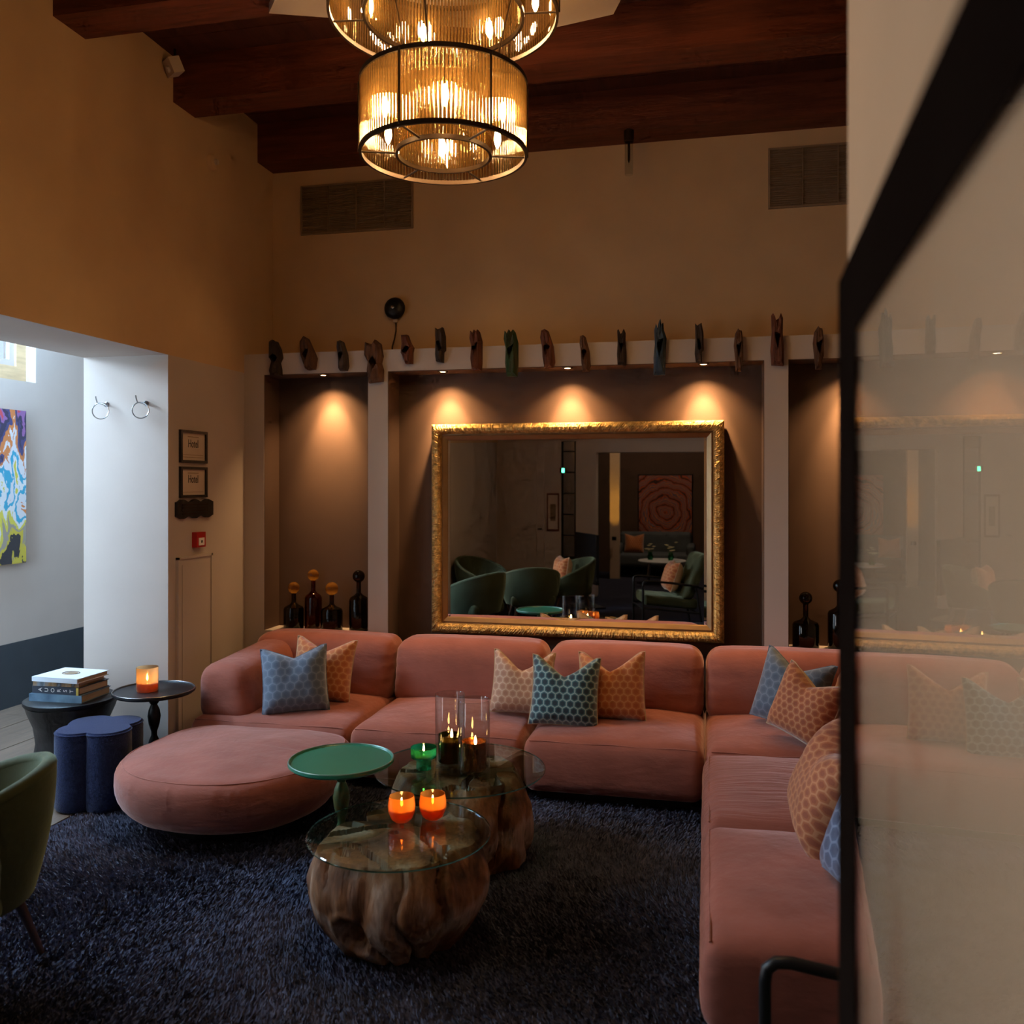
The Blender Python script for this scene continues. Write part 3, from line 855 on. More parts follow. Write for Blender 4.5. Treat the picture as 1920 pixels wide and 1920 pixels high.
# clover stool
def clover():
    t = thing('clover_stool', 'navy felt clover-shaped stool between the black stool and the ottoman', 'stool', (-3.16, 4.10, 0), 14)
    n = 144; lob, off, H = 0.115, 0.108, 0.42
    def out(a):
        best = 0
        for k in range(4):
            ca = R(45 + 90 * k); cx, cy = off * math.cos(ca) * 1.0, off * math.sin(ca) * 1.0
            dx, dy = math.cos(a), math.sin(a); bq = dx * cx + dy * cy; c = cx * cx + cy * cy - lob * lob
            dsc = bq * bq - c
            if dsc >= 0: best = max(best, bq + math.sqrt(dsc))
        return best
    prof = [(0.97, 0.015), (1.0, 0.03)] + [(1.0, 0.03 + (H - 0.06) * k / 6) for k in range(1, 7)] + [(0.985, H - 0.012), (0.95, H), (0.5, H + 0.004), (0.02, H + 0.004)]
    mb = MB()
    for q, z in prof:
        for i in range(n):
            a = 2 * math.pi * i / n; r = out(a) * q
            mb.v.append((r * math.cos(a), r * math.sin(a), z))
    for j in range(len(prof) - 1):
        for i in range(n):
            i2 = (i + 1) % n
            mb.f.append((j * n + i, j * n + i2, (j + 1) * n + i2, (j + 1) * n + i)); mb.m.append(0)
    mb.f.append(tuple(reversed(range(n)))); mb.m.append(0)
    mb.f.append(tuple((len(prof) - 1) * n + i for i in range(n))); mb.m.append(0)
    mb.build('upholstery', 'blue_boucle', t, True)
    MB().tube([(out(2 * math.pi * i / n) * 0.99 * math.cos(2 * math.pi * i / n), out(2 * math.pi * i / n) * 0.99 * math.sin(2 * math.pi * i / n), H - 0.012) for i in range(n)], 0.004, 6, closed=True).build('seam_piping', 'blue_boucle', t, True)
clover()

# black carved stool with books
def book_stool():
    t = thing('carved_stool', 'black carved wooden stool in the opening with a stack of books', 'stool', (-3.55, 4.36, 0))
    n = 80; mb = MB(); H = 0.485
    prof = [(0.20, 0.006), (0.21, 0.05), (0.19, 0.14), (0.175, 0.24), (0.19, 0.33), (0.225, 0.41), (0.24, 0.455)]
    for r, z in prof:
        for i in range(n):
            a = 2 * math.pi * i / n
            q = r * (1 + 0.05 * mnoise.noise(Vector((math.cos(a) * 2, math.sin(a) * 2, z * 3))) + 0.02 * math.sin(a * 5 + z * 9))
            mb.v.append((q * math.cos(a), q * math.sin(a), z))
    for j in range(len(prof) - 1):
        for i in range(n):
            i2 = (i + 1) % n
            mb.f.append((j * n + i, j * n + i2, (j + 1) * n + i2, (j + 1) * n + i)); mb.m.append(0)
    mb.f.append(tuple(reversed(range(n)))); mb.m.append(0); mb.f.append(tuple((len(prof) - 1) * n + i for i in range(n))); mb.m.append(0)
    mb.build('carved_body', 'black_wood', t, True)
    MB().lathe([(0.238, 0.456), (0.245, 0.465), (0.245, H - 0.004), (0.238, H), (0.0, H)], 64).build('seat_rim', 'black', t, True)
book_stool()
MT['bk_white'] = M('white_book_cover', (226, 232, 240), 0.4, var=0.02)
MT['bk_multi'] = multi_mat('collage_book_cover', [(30, 36, 42), (120, 130, 140), (150, 110, 60), (40, 44, 50), (170, 172, 176)], 14, 0.5, 0.5, stretch=(1, 0.3, 0.3))
MT['bk_dark'] = M('dark_navy_book_cover', (34, 42, 56), 0.4, var=0.1)
MT['bk_blue'] = M('sea_blue_book_cover', (44, 70, 96), 0.4, var=0.1, col2=(110, 140, 160), scale=7)
MT['tape'] = M('yellow_head_band', (196, 168, 70), 0.6)
BX, BY = -3.55, 4.36
def book(label, z, w, d, h, mat, dx=0, dy=0, rot=0, page='pages', letters=None, ring=False):
    t = thing('book', label, 'book', (BX + dx, BY + dy, z), rot, 'books on the black stool')
    c = 0.004
    MB().box(-w / 2 + 0.004, w / 2 - 0.006, -d / 2 + 0.003, d / 2 - 0.006, c, h - c).build('pages', page, t)
    MB().box(-w / 2, w / 2, -d / 2, d / 2, 0, c).box(-w / 2, w / 2, -d / 2, d / 2, h - c, h).box(-w / 2, w / 2, -d / 2 - 0.003, -d / 2 + 0.002, 0, h).build('cover', mat, t)
    if letters:
        k = len(letters)
        for i, ch in enumerate(letters):
            x = -w / 2 + 0.055 + i * (w - 0.10) / (k - 1)
            text_part(ch, h * 0.78, 'paper', t, Matrix.Translation((x, -d / 2 - 0.0034, h * 0.5)) @ Matrix.Rotation(R(90), 4, 'X') @ Matrix.Rotation(R(90), 4, 'Z'), 'letter')
    if ring:
        MB().tube([(0.05 * math.cos(a), 0.0 + 0.036 * math.sin(a), h + 0.0005) for a in [2 * math.pi * i / 40 for i in range(40)]], 0.0035, 6, closed=True).lathe([(0.036, h), (0.034, h + 0.001), (0, h + 0.001)], 32).build('cover_emblem', 'vent', t)
    return t
z = 0.4855
book('blue grey book at the bottom of the stack on the black stool', z, 0.33, 0.255, 0.042, 'bk_blue', 0.0, 0.0, 2); z += 0.0425
b2 = book('dark navy book with big white spine letters, third from the top of the stack', z, 0.305, 0.245, 0.042, 'bk_dark', 0.0, 0.005, -1, letters='AUORST'); z += 0.0425
MB().box(0.136, 0.152, -0.127, -0.1215, 0.0, 0.042).build('head_band', 'tape', b2)
book('book with collage-printed spine, second from the top of the stack', z, 0.285, 0.235, 0.026, 'bk_multi', -0.005, 0.0, 3); z += 0.0265
book('white book lying on top of the book stack', z, 0.30, 0.25, 0.026, 'bk_white', 0.01, -0.01, -2, ring=True)

# ------------------------------------------------------------------ candles and glass
def flame(parent, x, y, z, s=1.0):
    o = MB().lathe([(0.0005, 0), (0.0045 * s, 0.008 * s), (0.0055 * s, 0.014 * s), (0.003 * s, 0.026 * s), (0.0004, 0.036 * s)], 10, (x, y, z)).build('flame', 'flame', parent, True)
    MB().tube([(x, y, z - 0.006), (x, y, z + 0.004)], 0.0012, 5).build('wick', 'ink', parent)
    return o
def candle_bowl(label, loc, r=0.052):
    t = thing('candle_bowl', label, 'candle', loc, 0, 'orange candle bowls on the front table')
    MB().lathe([(r * 0.55, 0.002), (r * 0.8, 0.012), (r, 0.04), (r * 1.02, 0.065), (r * 0.92, 0.098), (r * 0.89, 0.098), (r * 0.97, 0.065), (r * 0.95, 0.042), (r * 0.75, 0.016), (0.001, 0.01)], 32, cap=False).build('bowl', 'orange_glass', t, True)
    MB().lathe([(r * 0.6, 0.018), (r * 0.9, 0.042), (r * 0.9, 0.05), (0, 0.05)], 28).build('wax', 'wax', t, True)
    flame(t, 0, 0, 0.056, 1.0)
candle_bowl('orange glass candle bowl, the left of the pair on the front table', (-1.149, 3.217, HT + 0.001))
candle_bowl('orange glass candle bowl, the right of the pair on the front table', (-1.04, 3.268, HT + 0.001))
def hurricane(label, loc, r, h):
    t = thing('glass_cylinder', label, 'vase', loc, 0, 'glass cylinders on the rear table')
    MB().lathe([(r - 0.003, 0.0), (r, 0.003), (r, h - 0.002), (r - 0.0015, h), (r - 0.003, h - 0.002), (r - 0.003, 0.012), (0.001, 0.012)], 48, cap=True).build('cylinder', 'glass_edge', t, True)
    MB().tube([((r - 0.0015) * math.cos(2 * math.pi * i / 48), (r - 0.0015) * math.sin(2 * math.pi * i / 48), h) for i in range(48)], 0.0016, 5, closed=True).build('rim', 'glass_edge', t, True)
hurricane('taller clear glass cylinder standing behind left with a green candle inside', (-1.165, 3.925, HT + 0.001), 0.069, 0.325)
hurricane('clear glass cylinder standing in front right with a gold candle inside', (-1.03, 3.845, HT + 0.001), 0.073, 0.325)
MT['cand_green'] = glass_mat('olive_candle_glass', (120, 120, 50), 0.08, 1.5, 0.5, (120, 96, 30))
MT['cand_gold'] = M('bronze_lustre_candle_glass', (150, 92, 40), 0.16, 0.8, var=0.35, scale=10, stretch=(5, 5, 0.4))
def pillar_candle(label, loc, r, h, mat):
    t = thing('pillar_candle', label, 'candle', loc)
    MB().lathe([(r * 0.95, 0.0), (r, 0.004), (r, h), (r - 0.003, h), (r - 0.004, h - 0.03), (0, h - 0.03)], 40).build('candle_jar', mat, t, True)
    MB().lathe([(r - 0.005, h - 0.029), (r - 0.006, h - 0.024), (0, h - 0.025)], 32).build('wax', 'wax', t, True)
    flame(t, 0.008, 0, h - 0.02, 1.25)
pillar_candle('olive candle burning inside the left glass cylinder', (-1.165, 3.925, HT + 0.014), 0.055, 0.125, 'cand_green')
pillar_candle('bronze gold candle burning inside the right glass cylinder', (-1.03, 3.845, HT + 0.014), 0.058, 0.125, 'cand_gold')
t = thing('tealight_holder', 'small emerald glass tealight holder next to the left glass cylinder', 'candle holder', (-1.262, 3.83, HT + 0.001))
MB().lathe([(0.034, 0.0), (0.034, 0.035), (0.04, 0.045), (0.058, 0.055), (0.06, 0.1), (0.057, 0.1), (0.055, 0.06), (0.001, 0.05)], 36, cap=True).build('holder', 'green_glass', t, True)
MB().lathe([(0.04, 0.058), (0.04, 0.074), (0, 0.074)], 24).build('wax', 'wax', t, True)
flame(t, 0, 0, 0.078, 0.9)
t = thing('jar_candle', 'lit candle in mottled amber mercury glass on the black side table', 'candle', (-3.12, 4.45, 0.5215))
MB().lathe([(0.056, 0.0), (0.06, 0.006), (0.06, 0.135), (0.057, 0.135), (0.057, 0.012), (0.001, 0.01)], 36).build('jar', 'mercury', t, True)
MB().lathe([(0.055, 0.013), (0.055, 0.05), (0, 0.05)], 28).build('wax', 'wax', t, True)
flame(t, 0, 0, 0.056, 1.2)

# ================================================================== CHANDELIER
CX, CY = -1.052, 3.454
ch = thing('chandelier', 'two-tier bronze drum chandelier of amber glass rods above the coffee tables', 'chandelier', (CX, CY, 0))
def ring_pts(r, z, n=72): return [(r * math.cos(2 * math.pi * i / n), r * math.sin(2 * math.pi * i / n), z) for i in range(n)]
def band(r, z0, z1, t=0.008, n=72): return MB().lathe([(r - t, z0), (r + t * 0.4, z0), (r + t * 0.4, z1), (r - t, z1), (r - t, z0)], n, cap=False)
def rod_mesh(h, r=0.0058):
    return MB().lathe([(r * 0.5, 0.0), (r, 0.004), (r, h - 0.004), (r * 0.5, h)], 7).mesh('glass_rod', 'rod', True)
def tier(Ro, Ri, z0, z1, nrod, nin, nb, single, ph=0.0):
    h = z1 - z0
    frame = MB()
    for r in (Ro, Ri):
        for zz in (z0, z1):
            b = band(r, zz - 0.009, zz + 0.009); frame.add(b.v, b.f)
    frame.build('tier_frame', 'bronze', ch, True)
    for k in range(6):
        a = ph + 2 * math.pi * k / 6
        c, s = math.cos(a), math.sin(a)
        MB().tube([(Ri * c, Ri * s, z0), (Ro * c, Ro * s, z0)], 0.0045, 6).build('spoke', 'bronze', ch)
        MB().tube([(Ri * c, Ri * s, z1), (Ro * c, Ro * s, z1)], 0.0045, 6).build('spoke', 'bronze', ch)
        MB().tube([((Ro + 0.004) * c, (Ro + 0.004) * s, z0), ((Ro + 0.004) * c, (Ro + 0.004) * s, z1)], 0.005, 6).build('post', 'bronze', ch)
    if single:
        me = rod_mesh(h - 0.012)
        for i in range(nrod):
            a = 2 * math.pi * (i + 0.5) / nrod
            o = bpy.data.objects.new('glass_rod', me); COL.objects.link(o); o.parent = ch
            o.location = ((Ro - 0.006) * math.cos(a), (Ro - 0.006) * math.sin(a), z0 + 0.006)
    else:
        mb = MB()
        for i in range(nrod):
            a = 2 * math.pi * (i + 0.5) / nrod
            mb.lathe([(0.003, 0.006), (0.0058, 0.01), (0.0058, h - 0.01), (0.003, h - 0.006)], 7, ((Ro - 0.006) * math.cos(a), (Ro - 0.006) * math.sin(a), z0))
        o = mb.build('outer_glass_rods', 'rod', ch, True); o['kind'] = 'stuff'
    mb = MB()
    for i in range(nin):
        a = 2 * math.pi * (i + 0.5) / nin
        mb.lathe([(0.003, 0.006), (0.0058, 0.01), (0.0058, h - 0.01), (0.003, h - 0.006)], 6, (Ri * math.cos(a), Ri * math.sin(a), z0))
    o = mb.build('inner_glass_rods', 'rod', ch, True); o['kind'] = 'stuff'
    Rb = (Ro + Ri) / 2
    for k in range(nb):
        a = ph + 2 * math.pi * (k + 0.5) / nb
        x, y = Rb * math.cos(a), Rb * math.sin(a)
        zb = z0 + h * 0.42
        so = MB().lathe([(0.011, zb + 0.045), (0.011, z1)], 10, (x, y, 0)).build('lamp_socket', 'bronze', ch)
        MB().lathe([(0.001, zb - 0.035), (0.008, zb - 0.022), (0.0145, zb), (0.013, zb + 0.02), (0.008, zb + 0.045)], 12, (x, y, 0)).build('bulb', 'bulb', so, True)
tier(0.34, 0.194, 3.05, 3.334, 144, 82, 6, True, R(18))
tier(0.4675, 0.328, 3.615, 3.90, 196, 138, 8, False, R(8))
for k in range(3):
    a = R(30 + 120 * k)
    MB().tube([(0.328 * math.cos(a), 0.328 * math.sin(a), 3.9), (0.194 * math.cos(a), 0.194 * math.sin(a), 3.334)], 0.004, 6).build('suspension_rod', 'bronze', ch)
    MB().tube([(0.328 * math.cos(a + 0.5), 0.328 * math.sin(a + 0.5), 3.9), (0.2 * math.cos(a + 0.5), 0.2 * math.sin(a + 0.5), 3.965)], 0.005, 6).build('suspension_rod', 'bronze', ch)
MB().lathe([(0.0, 3.965), (0.21, 3.965), (0.21, 3.978), (0, 3.978)], 40).build('ceiling_rose', 'bronze', ch)
# pale faceted panel over the chandelier
pp = [(-2.07, 3.90), (-0.855, 4.354), (-0.443, 4.27), (-0.12, 3.45), (-0.55, 2.86), (-1.45, 2.92), (-1.74, 3.5)]
tag(MB().prism(list(reversed(pp)), 3.98, ZB).build('ceiling_panel', 'cream'), 'pale faceted ceiling panel the chandelier hangs from', 'ceiling panel')

# ================================================================== NICHES: spots, mirror, bottles
def downlight(label, x, y=5.675, p=125.0):
    t = thing('downlight', label, 'downlight', (x, y, ZN - 0.004), 0, 'recessed downlights in the niches')
    MB().lathe([(0.022, -0.001), (0.036, -0.001), (0.036, -0.006), (0.026, -0.008), (0.022, -0.004), (0.022, -0.001)], 28, cap=False).build('trim_ring', 'steel', t, True)
    MB().lathe([(0.0, -0.003), (0.023, -0.003), (0.023, -0.0045), (0.0, -0.0045)], 24).build('lens', 'lens', t)
    for size, pw, tilt in ((112, p * 0.42, 12), (56, p, 20)):
        d = bpy.data.lights.new('downlight_beam', 'SPOT'); d.energy = pw; d.color = (1.0, 0.60, 0.26)
        d.spot_size = R(size); d.spot_blend = 1.0; d.shadow_soft_size = 0.02
        o = bpy.data.objects.new('downlight_beam', d); COL.objects.link(o); o.parent = t
        o.location = (0, 0.01, -0.012); o.rotation_euler = (R(tilt), 0, 0)
downlight('small recessed downlight over the left bottle niche', -2.60)
downlight('recessed downlight above the left end of the mirror', -1.735)
downlight('recessed downlight above the middle of the mirror', -0.888)
downlight('recessed downlight above the right end of the mirror', -0.02)
downlight('recessed downlight over the right bottle niche, by the picture frame', 0.90)

def gold_mirror():
    x0, x1, z0, z1 = -1.833, 0.108, 0.69, 2.108
    t = thing('wall_mirror', 'large mirror in a carved antique gold frame above the sofa', 'mirror', ((x0 + x1) / 2, 5.715, z0))
    w, h = (x1 - x0), z1 - z0
    # profile across the frame : (inset, depth toward the room)
    prof = [(0.0, 0.11), (0.0, 0.02), (0.012, 0.0), (0.03, -0.012), (0.05, -0.008), (0.064, 0.012), (0.068, 0.03), (0.074, 0.03), (0.08, 0.022), (0.104, 0.036), (0.112, 0.05)]
    def side(c0, c1):
        """one mitred member from corner index c0 to c1"""
        cs = [(-w / 2, 0), (w / 2, 0), (w / 2, h), (-w / 2, h)]
        ins = [(1, 1), (-1, 1), (-1, -1), (1, -1)]
        mb = MB(); seg = 220
        for k in range(seg + 1):
            f = k / seg
            for j, (a, d) in enumerate(prof):
                xa, za = cs[c0][0] + ins[c0][0] * a, cs[c0][1] + ins[c0][1] * a
                xb, zb = cs[c1][0] + ins[c1][0] * a, cs[c1][1] + ins[c1][1] * a
                orn = 0.0
                if 2 <= j <= 5:   # carved leaf ornament
                    orn = 0.0035 * math.sin(f * 300 + j * 2.1) * math.sin(f * 127 + j) + 0.003 * math.sin(f * 610 + 3 * j)
                mb.v.append((xa + (xb - xa) * f, d + orn, za + (zb - za) * f))
        m = len(prof)
        for k in range(seg):
            for j in range(m - 1):
                mb.f.append((k * m + j, (k + 1) * m + j, (k + 1) * m + j + 1, k * m + j + 1)); mb.m.append(0 if j < 6 else 1)
        mb.build('frame_member', ['gold', 'gold_plain'], t, False)
    for a, b in ((0, 1), (1, 2), (2, 3), (3, 0)): side(a, b)
    i = 0.108
    MB().box(-w / 2 + i, w / 2 - i, 0.046, 0.05, i, h - i).build('mirror_glass', 'mirror', t)
    # bevel strips round the glass
    for (xa, xb, za, zb) in ((-w / 2 + i, w / 2 - i, i, i + 0.018), (-w / 2 + i, w / 2 - i, h - i - 0.018, h - i), (-w / 2 + i, -w / 2 + i + 0.018, i, h - i), (w / 2 - i - 0.018, w / 2 - i, i, h - i)):
        hor = (xb - xa) > (zb - za)
        if hor:
            lo = za < h / 2
            v = [(xa, 0.0455, za), (xb, 0.0455, za), (xb, 0.0455, zb), (xa, 0.0455, zb)]
            v = [(p[0], 0.0458 if ((p[2] == za) == lo) else 0.0448, p[2]) for p in v]
        else:
            lo = xa < 0
            v = [(xa, 0, za), (xb, 0, za), (xb, 0, zb), (xa, 0, zb)]
            v = [(p[0], 0.0458 if ((p[0] == xa) == lo) else 0.0448, p[2]) for p in v]
        MB().add(v, [(0, 1, 2, 3)]).build('bevel', 'mirror', t)
    MB().box(-w / 2 + 0.01, w / 2 - 0.01, 0.1, 0.12, 0.01, h - 0.01).box(-0.1, 0.1, 0.12, 0.129, h - 0.2, h - 0.1).build('backing_board', 'black', t)
gold_mirror()

def bottle(label, x, y, r, hb, hn, ball, mat, ball_mat, z=ZS):
    t = thing('bottle', label, 'bottle', (x, y, z + 0.001), 0, 'glass bottles with ball stoppers')
    rn = 0.016
    MB().lathe([(r * 0.97, 0.0), (r, 0.006), (r, hb - 0.02), (r * 0.9, hb - 0.004), (rn + 0.014, hb + 0.014), (rn, hb + 0.03), (rn, hb + hn), (rn + 0.003, hb + hn + 0.004), (rn - 0.004, hb + hn + 0.004)], 32).build('bottle_body', mat, t, True)
    prof = [(ball * math.sin(math.pi * k / 14), hb + hn + 0.004 + ball * 0.93 - ball * math.cos(math.pi * k / 14)) for k in range(15)]
    MB().lathe(prof, 24, cap=False).build('ball_stopper', ball_mat, t, True)
bottle('short smoked glass bottle with amber ball stopper, leftmost in the left niche', -2.855, 5.74, 0.071, 0.155, 0.09, 0.041, 'smoke', 'amber_ball')
bottle('tall amber glass bottle with ball stopper in the left niche', -2.72, 5.77, 0.06, 0.235, 0.10, 0.04, 'amber', 'amber_ball')
bottle('short smoked bottle with big amber ball stopper, third in the left niche', -2.555, 5.715, 0.075, 0.155, 0.09, 0.045, 'smoke', 'amber_ball')
bottle('tall dark smoked bottle with smoked ball stopper, rightmost in the left niche', -2.365, 5.74, 0.066, 0.235, 0.10, 0.043, 'smoke', 'smoke')
bottle('short dark smoked bottle in the right niche', 0.60, 5.73, 0.08, 0.165, 0.105, 0.04, 'smoke', 'smoke')
bottle('taller dark smoked bottle in the right niche, next to the picture frame', 0.80, 5.735, 0.07, 0.24, 0.11, 0.04, 'smoke', 'smoke')

# ------------------------------------------------------------------ driftwood fragments on the header
WG = 'weathered wood fragments on the white header'
def frag_mat(name, c, c2):
    return M(name, c, 0.9, scale=9, stretch=(3, 3, 0.7), bump=0.9, bscale=26, bstretch=(3, 3, 0.5), col2=c2)
FM = {'dark': frag_mat('charred_wood', (34, 24, 20), (62, 46, 36)), 'brown': frag_mat('weathered_brown_wood', (62, 38, 24), (104, 68, 44)),
      'red': frag_mat('reddish_wood', (66, 32, 22), (108, 60, 40)), 'grey': frag_mat('greyed_wood', (44, 42, 46), (84, 66, 54)),
      'green': frag_mat('green_painted_wood', (24, 66, 30), (66, 60, 40)), 'blue': frag_mat('blue_painted_wood', (30, 52, 72), (60, 70, 76))}
# (u, v_top, v_bottom, width px, material, outline kind, tilt px, label)
FR = [(516, 637, 705, 26, 'dark', 'bird', 4, 'black waisted wood fragment, leftmost of the row on the header'),
      (577, 630, 694, 33, 'brown', 'lozenge', 6, 'pointed brown wood chunk, second from the left on the header'),
      (642, 638, 695, 22, 'grey', 'slant', 5, 'small greyish slanted wood fragment, third from the left on the header'),
      (700, 637, 718, 36, 'brown', 'mask', 4, 'broad round-headed wood piece at the pillar between the left niches'),
      (763, 628, 682, 24, 'red', 'lozenge2', 0, 'short reddish lozenge wood piece below the black bell'),
      (825, 614, 680, 20, 'dark', 'post', 0, 'narrow dark notched wood fragment over the left downlight'),
      (892, 618, 695, 23, 'red', 'crown', 0, 'dark reddish wood fragment with crown top, left of the green one'),
      (958, 618, 706, 26, 'green', 'crown', 0, 'green painted wood fragment on the header'),
      (1027, 617, 690, 27, 'red', 'slant', 4, 'knobbly red brown wood fragment, right of the green one'),
      (1097, 628, 697, 20, 'brown', 'slant', 4, 'small brown slanted wood fragment over the middle downlight'),
      (1165, 617, 685, 17, 'dark', 'fork', 2, 'thin dark forked wood fragment, left of the blue one'),
      (1237, 598, 703, 25, 'blue', 'flame', 0, 'tall blue painted splintered wood fragment on the header'),
      (1311, 606, 682, 17, 'dark', 'post', 0, 'narrow upright dark wood fragment, right of the blue one'),
      (1385, 614, 696, 18, 'brown', 'point', 0, 'slim pointed wood fragment with brown foot, near the right pillar'),
      (1457, 587, 686, 24, 'red', 'fork', 2, 'tallest brown wood fragment, on the right white pillar'),
      (1535, 610, 692, 20, 'brown', 'point', 0, 'last wood fragment of the row, beside the dark picture frame')]
F0 = (-math.sin(R(12.5)), math.cos(R(12.5))); R0 = (math.cos(R(12.5)), math.sin(R(12.5)))
def wall_point(u, v, Y):
    a = (u - 960) / 1648
    dx, dy = F0[0] + R0[0] * a, F0[1] + R0[1] * a
    t = Y / dy
    return t * dx, 1.7 + t * (908 - v) / 1648, t
OUT = {
 'bird': [(-.4, 1), (-.1, .93), (.2, .95), (.75, .72), (.95, .5), (.6, .36), (.8, .2), (.85, 0), (-.7, 0), (-.85, .15), (-.5, .42), (-.95, .52), (-.9, .95)],
 'lozenge': [(-.5, 1), (-.9, .84), (-.85, .45), (-.3, .06), (.0, 0), (.8, .02), (1, .35), (.6, .6), (.0, .92)],
 'slant': [(-.9, .97), (-.4, 1), (.05, .95), (.75, .55), (.95, .15), (.7, 0), (-.45, 0), (-.7, .3), (-.75, .55), (-1, .78)],
 'mask': [(-.9, .95), (-.2, .9), (.2, 1), (.75, .9), (.98, .62), (.8, .45), (1, .3), (.95, .03), (-.5, 0), (-.7, .3), (-.6, .5), (-.95, .65)],
 'lozenge2': [(-.9, 1), (.1, 1), (.5, .75), (1, .55), (.85, .4), (.8, 0), (-.2, 0), (-.6, .25), (-1, .4), (-.8, .7)],
 'post': [(-.9, 1), (-.4, .94), (0, .97), (.5, 1), (.9, .75), (.95, .35), (.6, .3), (.55, 0), (-.7, .04), (-.95, .25), (-.8, .6)],
 'crown': [(-.9, .98), (-.6, .9), (-.3, 1), (0, .92), (.3, 1), (.55, .95), (.95, .72), (.95, .2), (.85, 0), (-.6, .01), (-.85, .3), (-.7, .6), (-1, .8)],
 'fork': [(-.85, .96), (-.6, 1), (-.2, .86), (.25, .9), (.55, 1), (.85, .9), (.8, .6), (1, .3), (.95, 0), (-.8, .02), (-.95, .3), (-.75, .65)],
 'flame': [(-.8, .8), (-.55, .92), (-.35, .82), (-.1, .96), (.1, 1), (.25, .9), (.5, .93), (.6, .8), (.95, .66), (.8, .3), (.75, 0), (-.85, 0), (-.9, .3), (-.7, .55)],
 'point': [(-.7, .86), (-.1, .98), (.15, .94), (.6, .92), (.85, .7), (.9, .3), (.6, .2), (.5, 0), (-.5, .0), (-.7, .3), (-.95, .6)],
}
for (u, v0, v1, wp_, mk, ok, tilt, lab) in FR:
    xc, zt_, tt = wall_point(u, v0, YF - 0.03); _, zb_, _ = wall_point(u, v1, YF - 0.03)
    hw = wp_ / 2 * tt / 1648 / 0.97; hh = zt_ - zb_
    poly = OUT[ok]
    t = thing('wood_fragment', lab, 'wall decor', (xc, YF - 0.001, zb_), 0, WG)
    mb = MB(); n = len(poly)
    # layered relief: back outline, bulged front with rough facets
    rr = random.Random(u)
    back = [(p[0] * hw, 0.0, p[1] * hh) for p in poly]
    mid = [(p[0] * hw, -0.03 - rr.uniform(0, .012), p[1] * hh) for p in poly]
    cx = sum(p[0] for p in mid) / n; cz = hh * 0.5
    front = [((p[0] - cx) * 0.62 + cx, -0.052 - rr.uniform(0, .016), (p[2] - cz) * 0.86 + cz) for p in mid]
    mb.v = back + mid + front
    for L_ in range(2):
        for i in range(n):
            j = (i + 1) % n
            mb.f.append((L_ * n + i, L_ * n + j, (L_ + 1) * n + j, (L_ + 1) * n + i)); mb.m.append(0)
    mb.v.append((cx, -0.06, cz + hh * 0.12)); mb.v.append((cx, -0.066, cz - hh * 0.2))
    for i in range(n):
        j = (i + 1) % n
        c = 3 * n if (front[i][2] + front[j][2]) / 2 > cz else 3 * n + 1
        mb.f.append((2 * n + i, 2 * n + j, c)); mb.m.append(0)
    mb.f.append(tuple(range(n))); mb.m.append(0)
    mb.build('wood_piece', FM[mk], t, False)
    MB().lathe([(0.004, 0), (0.004, 0.012)], 8).xf(Matrix.Translation((cx * 0.5, -0.05, hh * 0.6)) @ Matrix.Rotation(R(90), 4, 'X')).build('nail', 'black', t)

# ================================================================== WALL FITTINGS
def vent(label, x0, x1, z0, z1):
    t = thing('air_vent', label, 'vent', ((x0 + x1) / 2, YB, z0))
    w, h = x1 - x0, z1 - z0
    MB().box(-w / 2, w / 2, -0.006, 0, 0, h).build('backing', 'vent_dark', t)
    f = 0.012
    MB().box(-w / 2, w / 2, -0.014, -0.006, 0, f).box(-w / 2, w / 2, -0.014, -0.006, h - f, h).box(-w / 2, -w / 2 + f, -0.014, -0.006, f, h - f).box(w / 2 - f, w / 2, -0.014, -0.006, f, h - f).build('frame', 'vent', t)
    for k in range(1, 4):
        x = -w / 2 + w * k / 4
        MB().box(x - 0.003, x + 0.003, -0.0125, -0.006, f, h - f).build('mullion', 'vent', t)
    mb = MB(); n = 26
    for k in range(n):
        z = f + (h - 2 * f) * (k + 0.5) / n
        mb.add([(-w / 2 + f, -0.011, z - 0.004), (w / 2 - f, -0.011, z - 0.004), (w / 2 - f, -0.007, z + 0.004), (-w / 2 + f, -0.007, z + 0.004)], [(0, 1, 2, 3)])
    o = mb.build('louvre_grille', 'vent', t); o['kind'] = 'stuff'
vent('brown rectangular air vent high on the wall left of the chandelier', -2.948, -2.072, 3.55, 3.916)
vent('brown rectangular air vent high on the right, beside the pier', 0.396, 1.272, 3.52, 3.92)

t = thing('alarm_bell', 'round black alarm bell with a short cord on the back wall', 'bell', (-2.2, YB, 2.97))
rx = Matrix.Rotation(R(90), 4, 'X')
MB().lathe([(0.05, 0.0), (0.05, 0.03), (0.077, 0.032), (0.079, 0.04), (0.072, 0.058), (0.05, 0.072), (0.015, 0.078), (0, 0.078)], 40).xf(rx).build('gong', 'black', t, True)
MB().lathe([(0.012, 0.077), (0.012, 0.088), (0, 0.09)], 16).xf(rx).build('centre_nut', 'steel', t, True)
MB().box(-0.014, 0.014, -0.03, 0, -0.098, -0.074).build('cable_gland', 'cream', t)
MB().tube([(0, -0.012, -0.098), (0.0, -0.012, -0.16), (-0.012, -0.012, -0.22), (-0.028, -0.012, -0.27), (-0.03, -0.012, -0.355)], 0.0055, 6).build('cable', 'bronze', t, True)

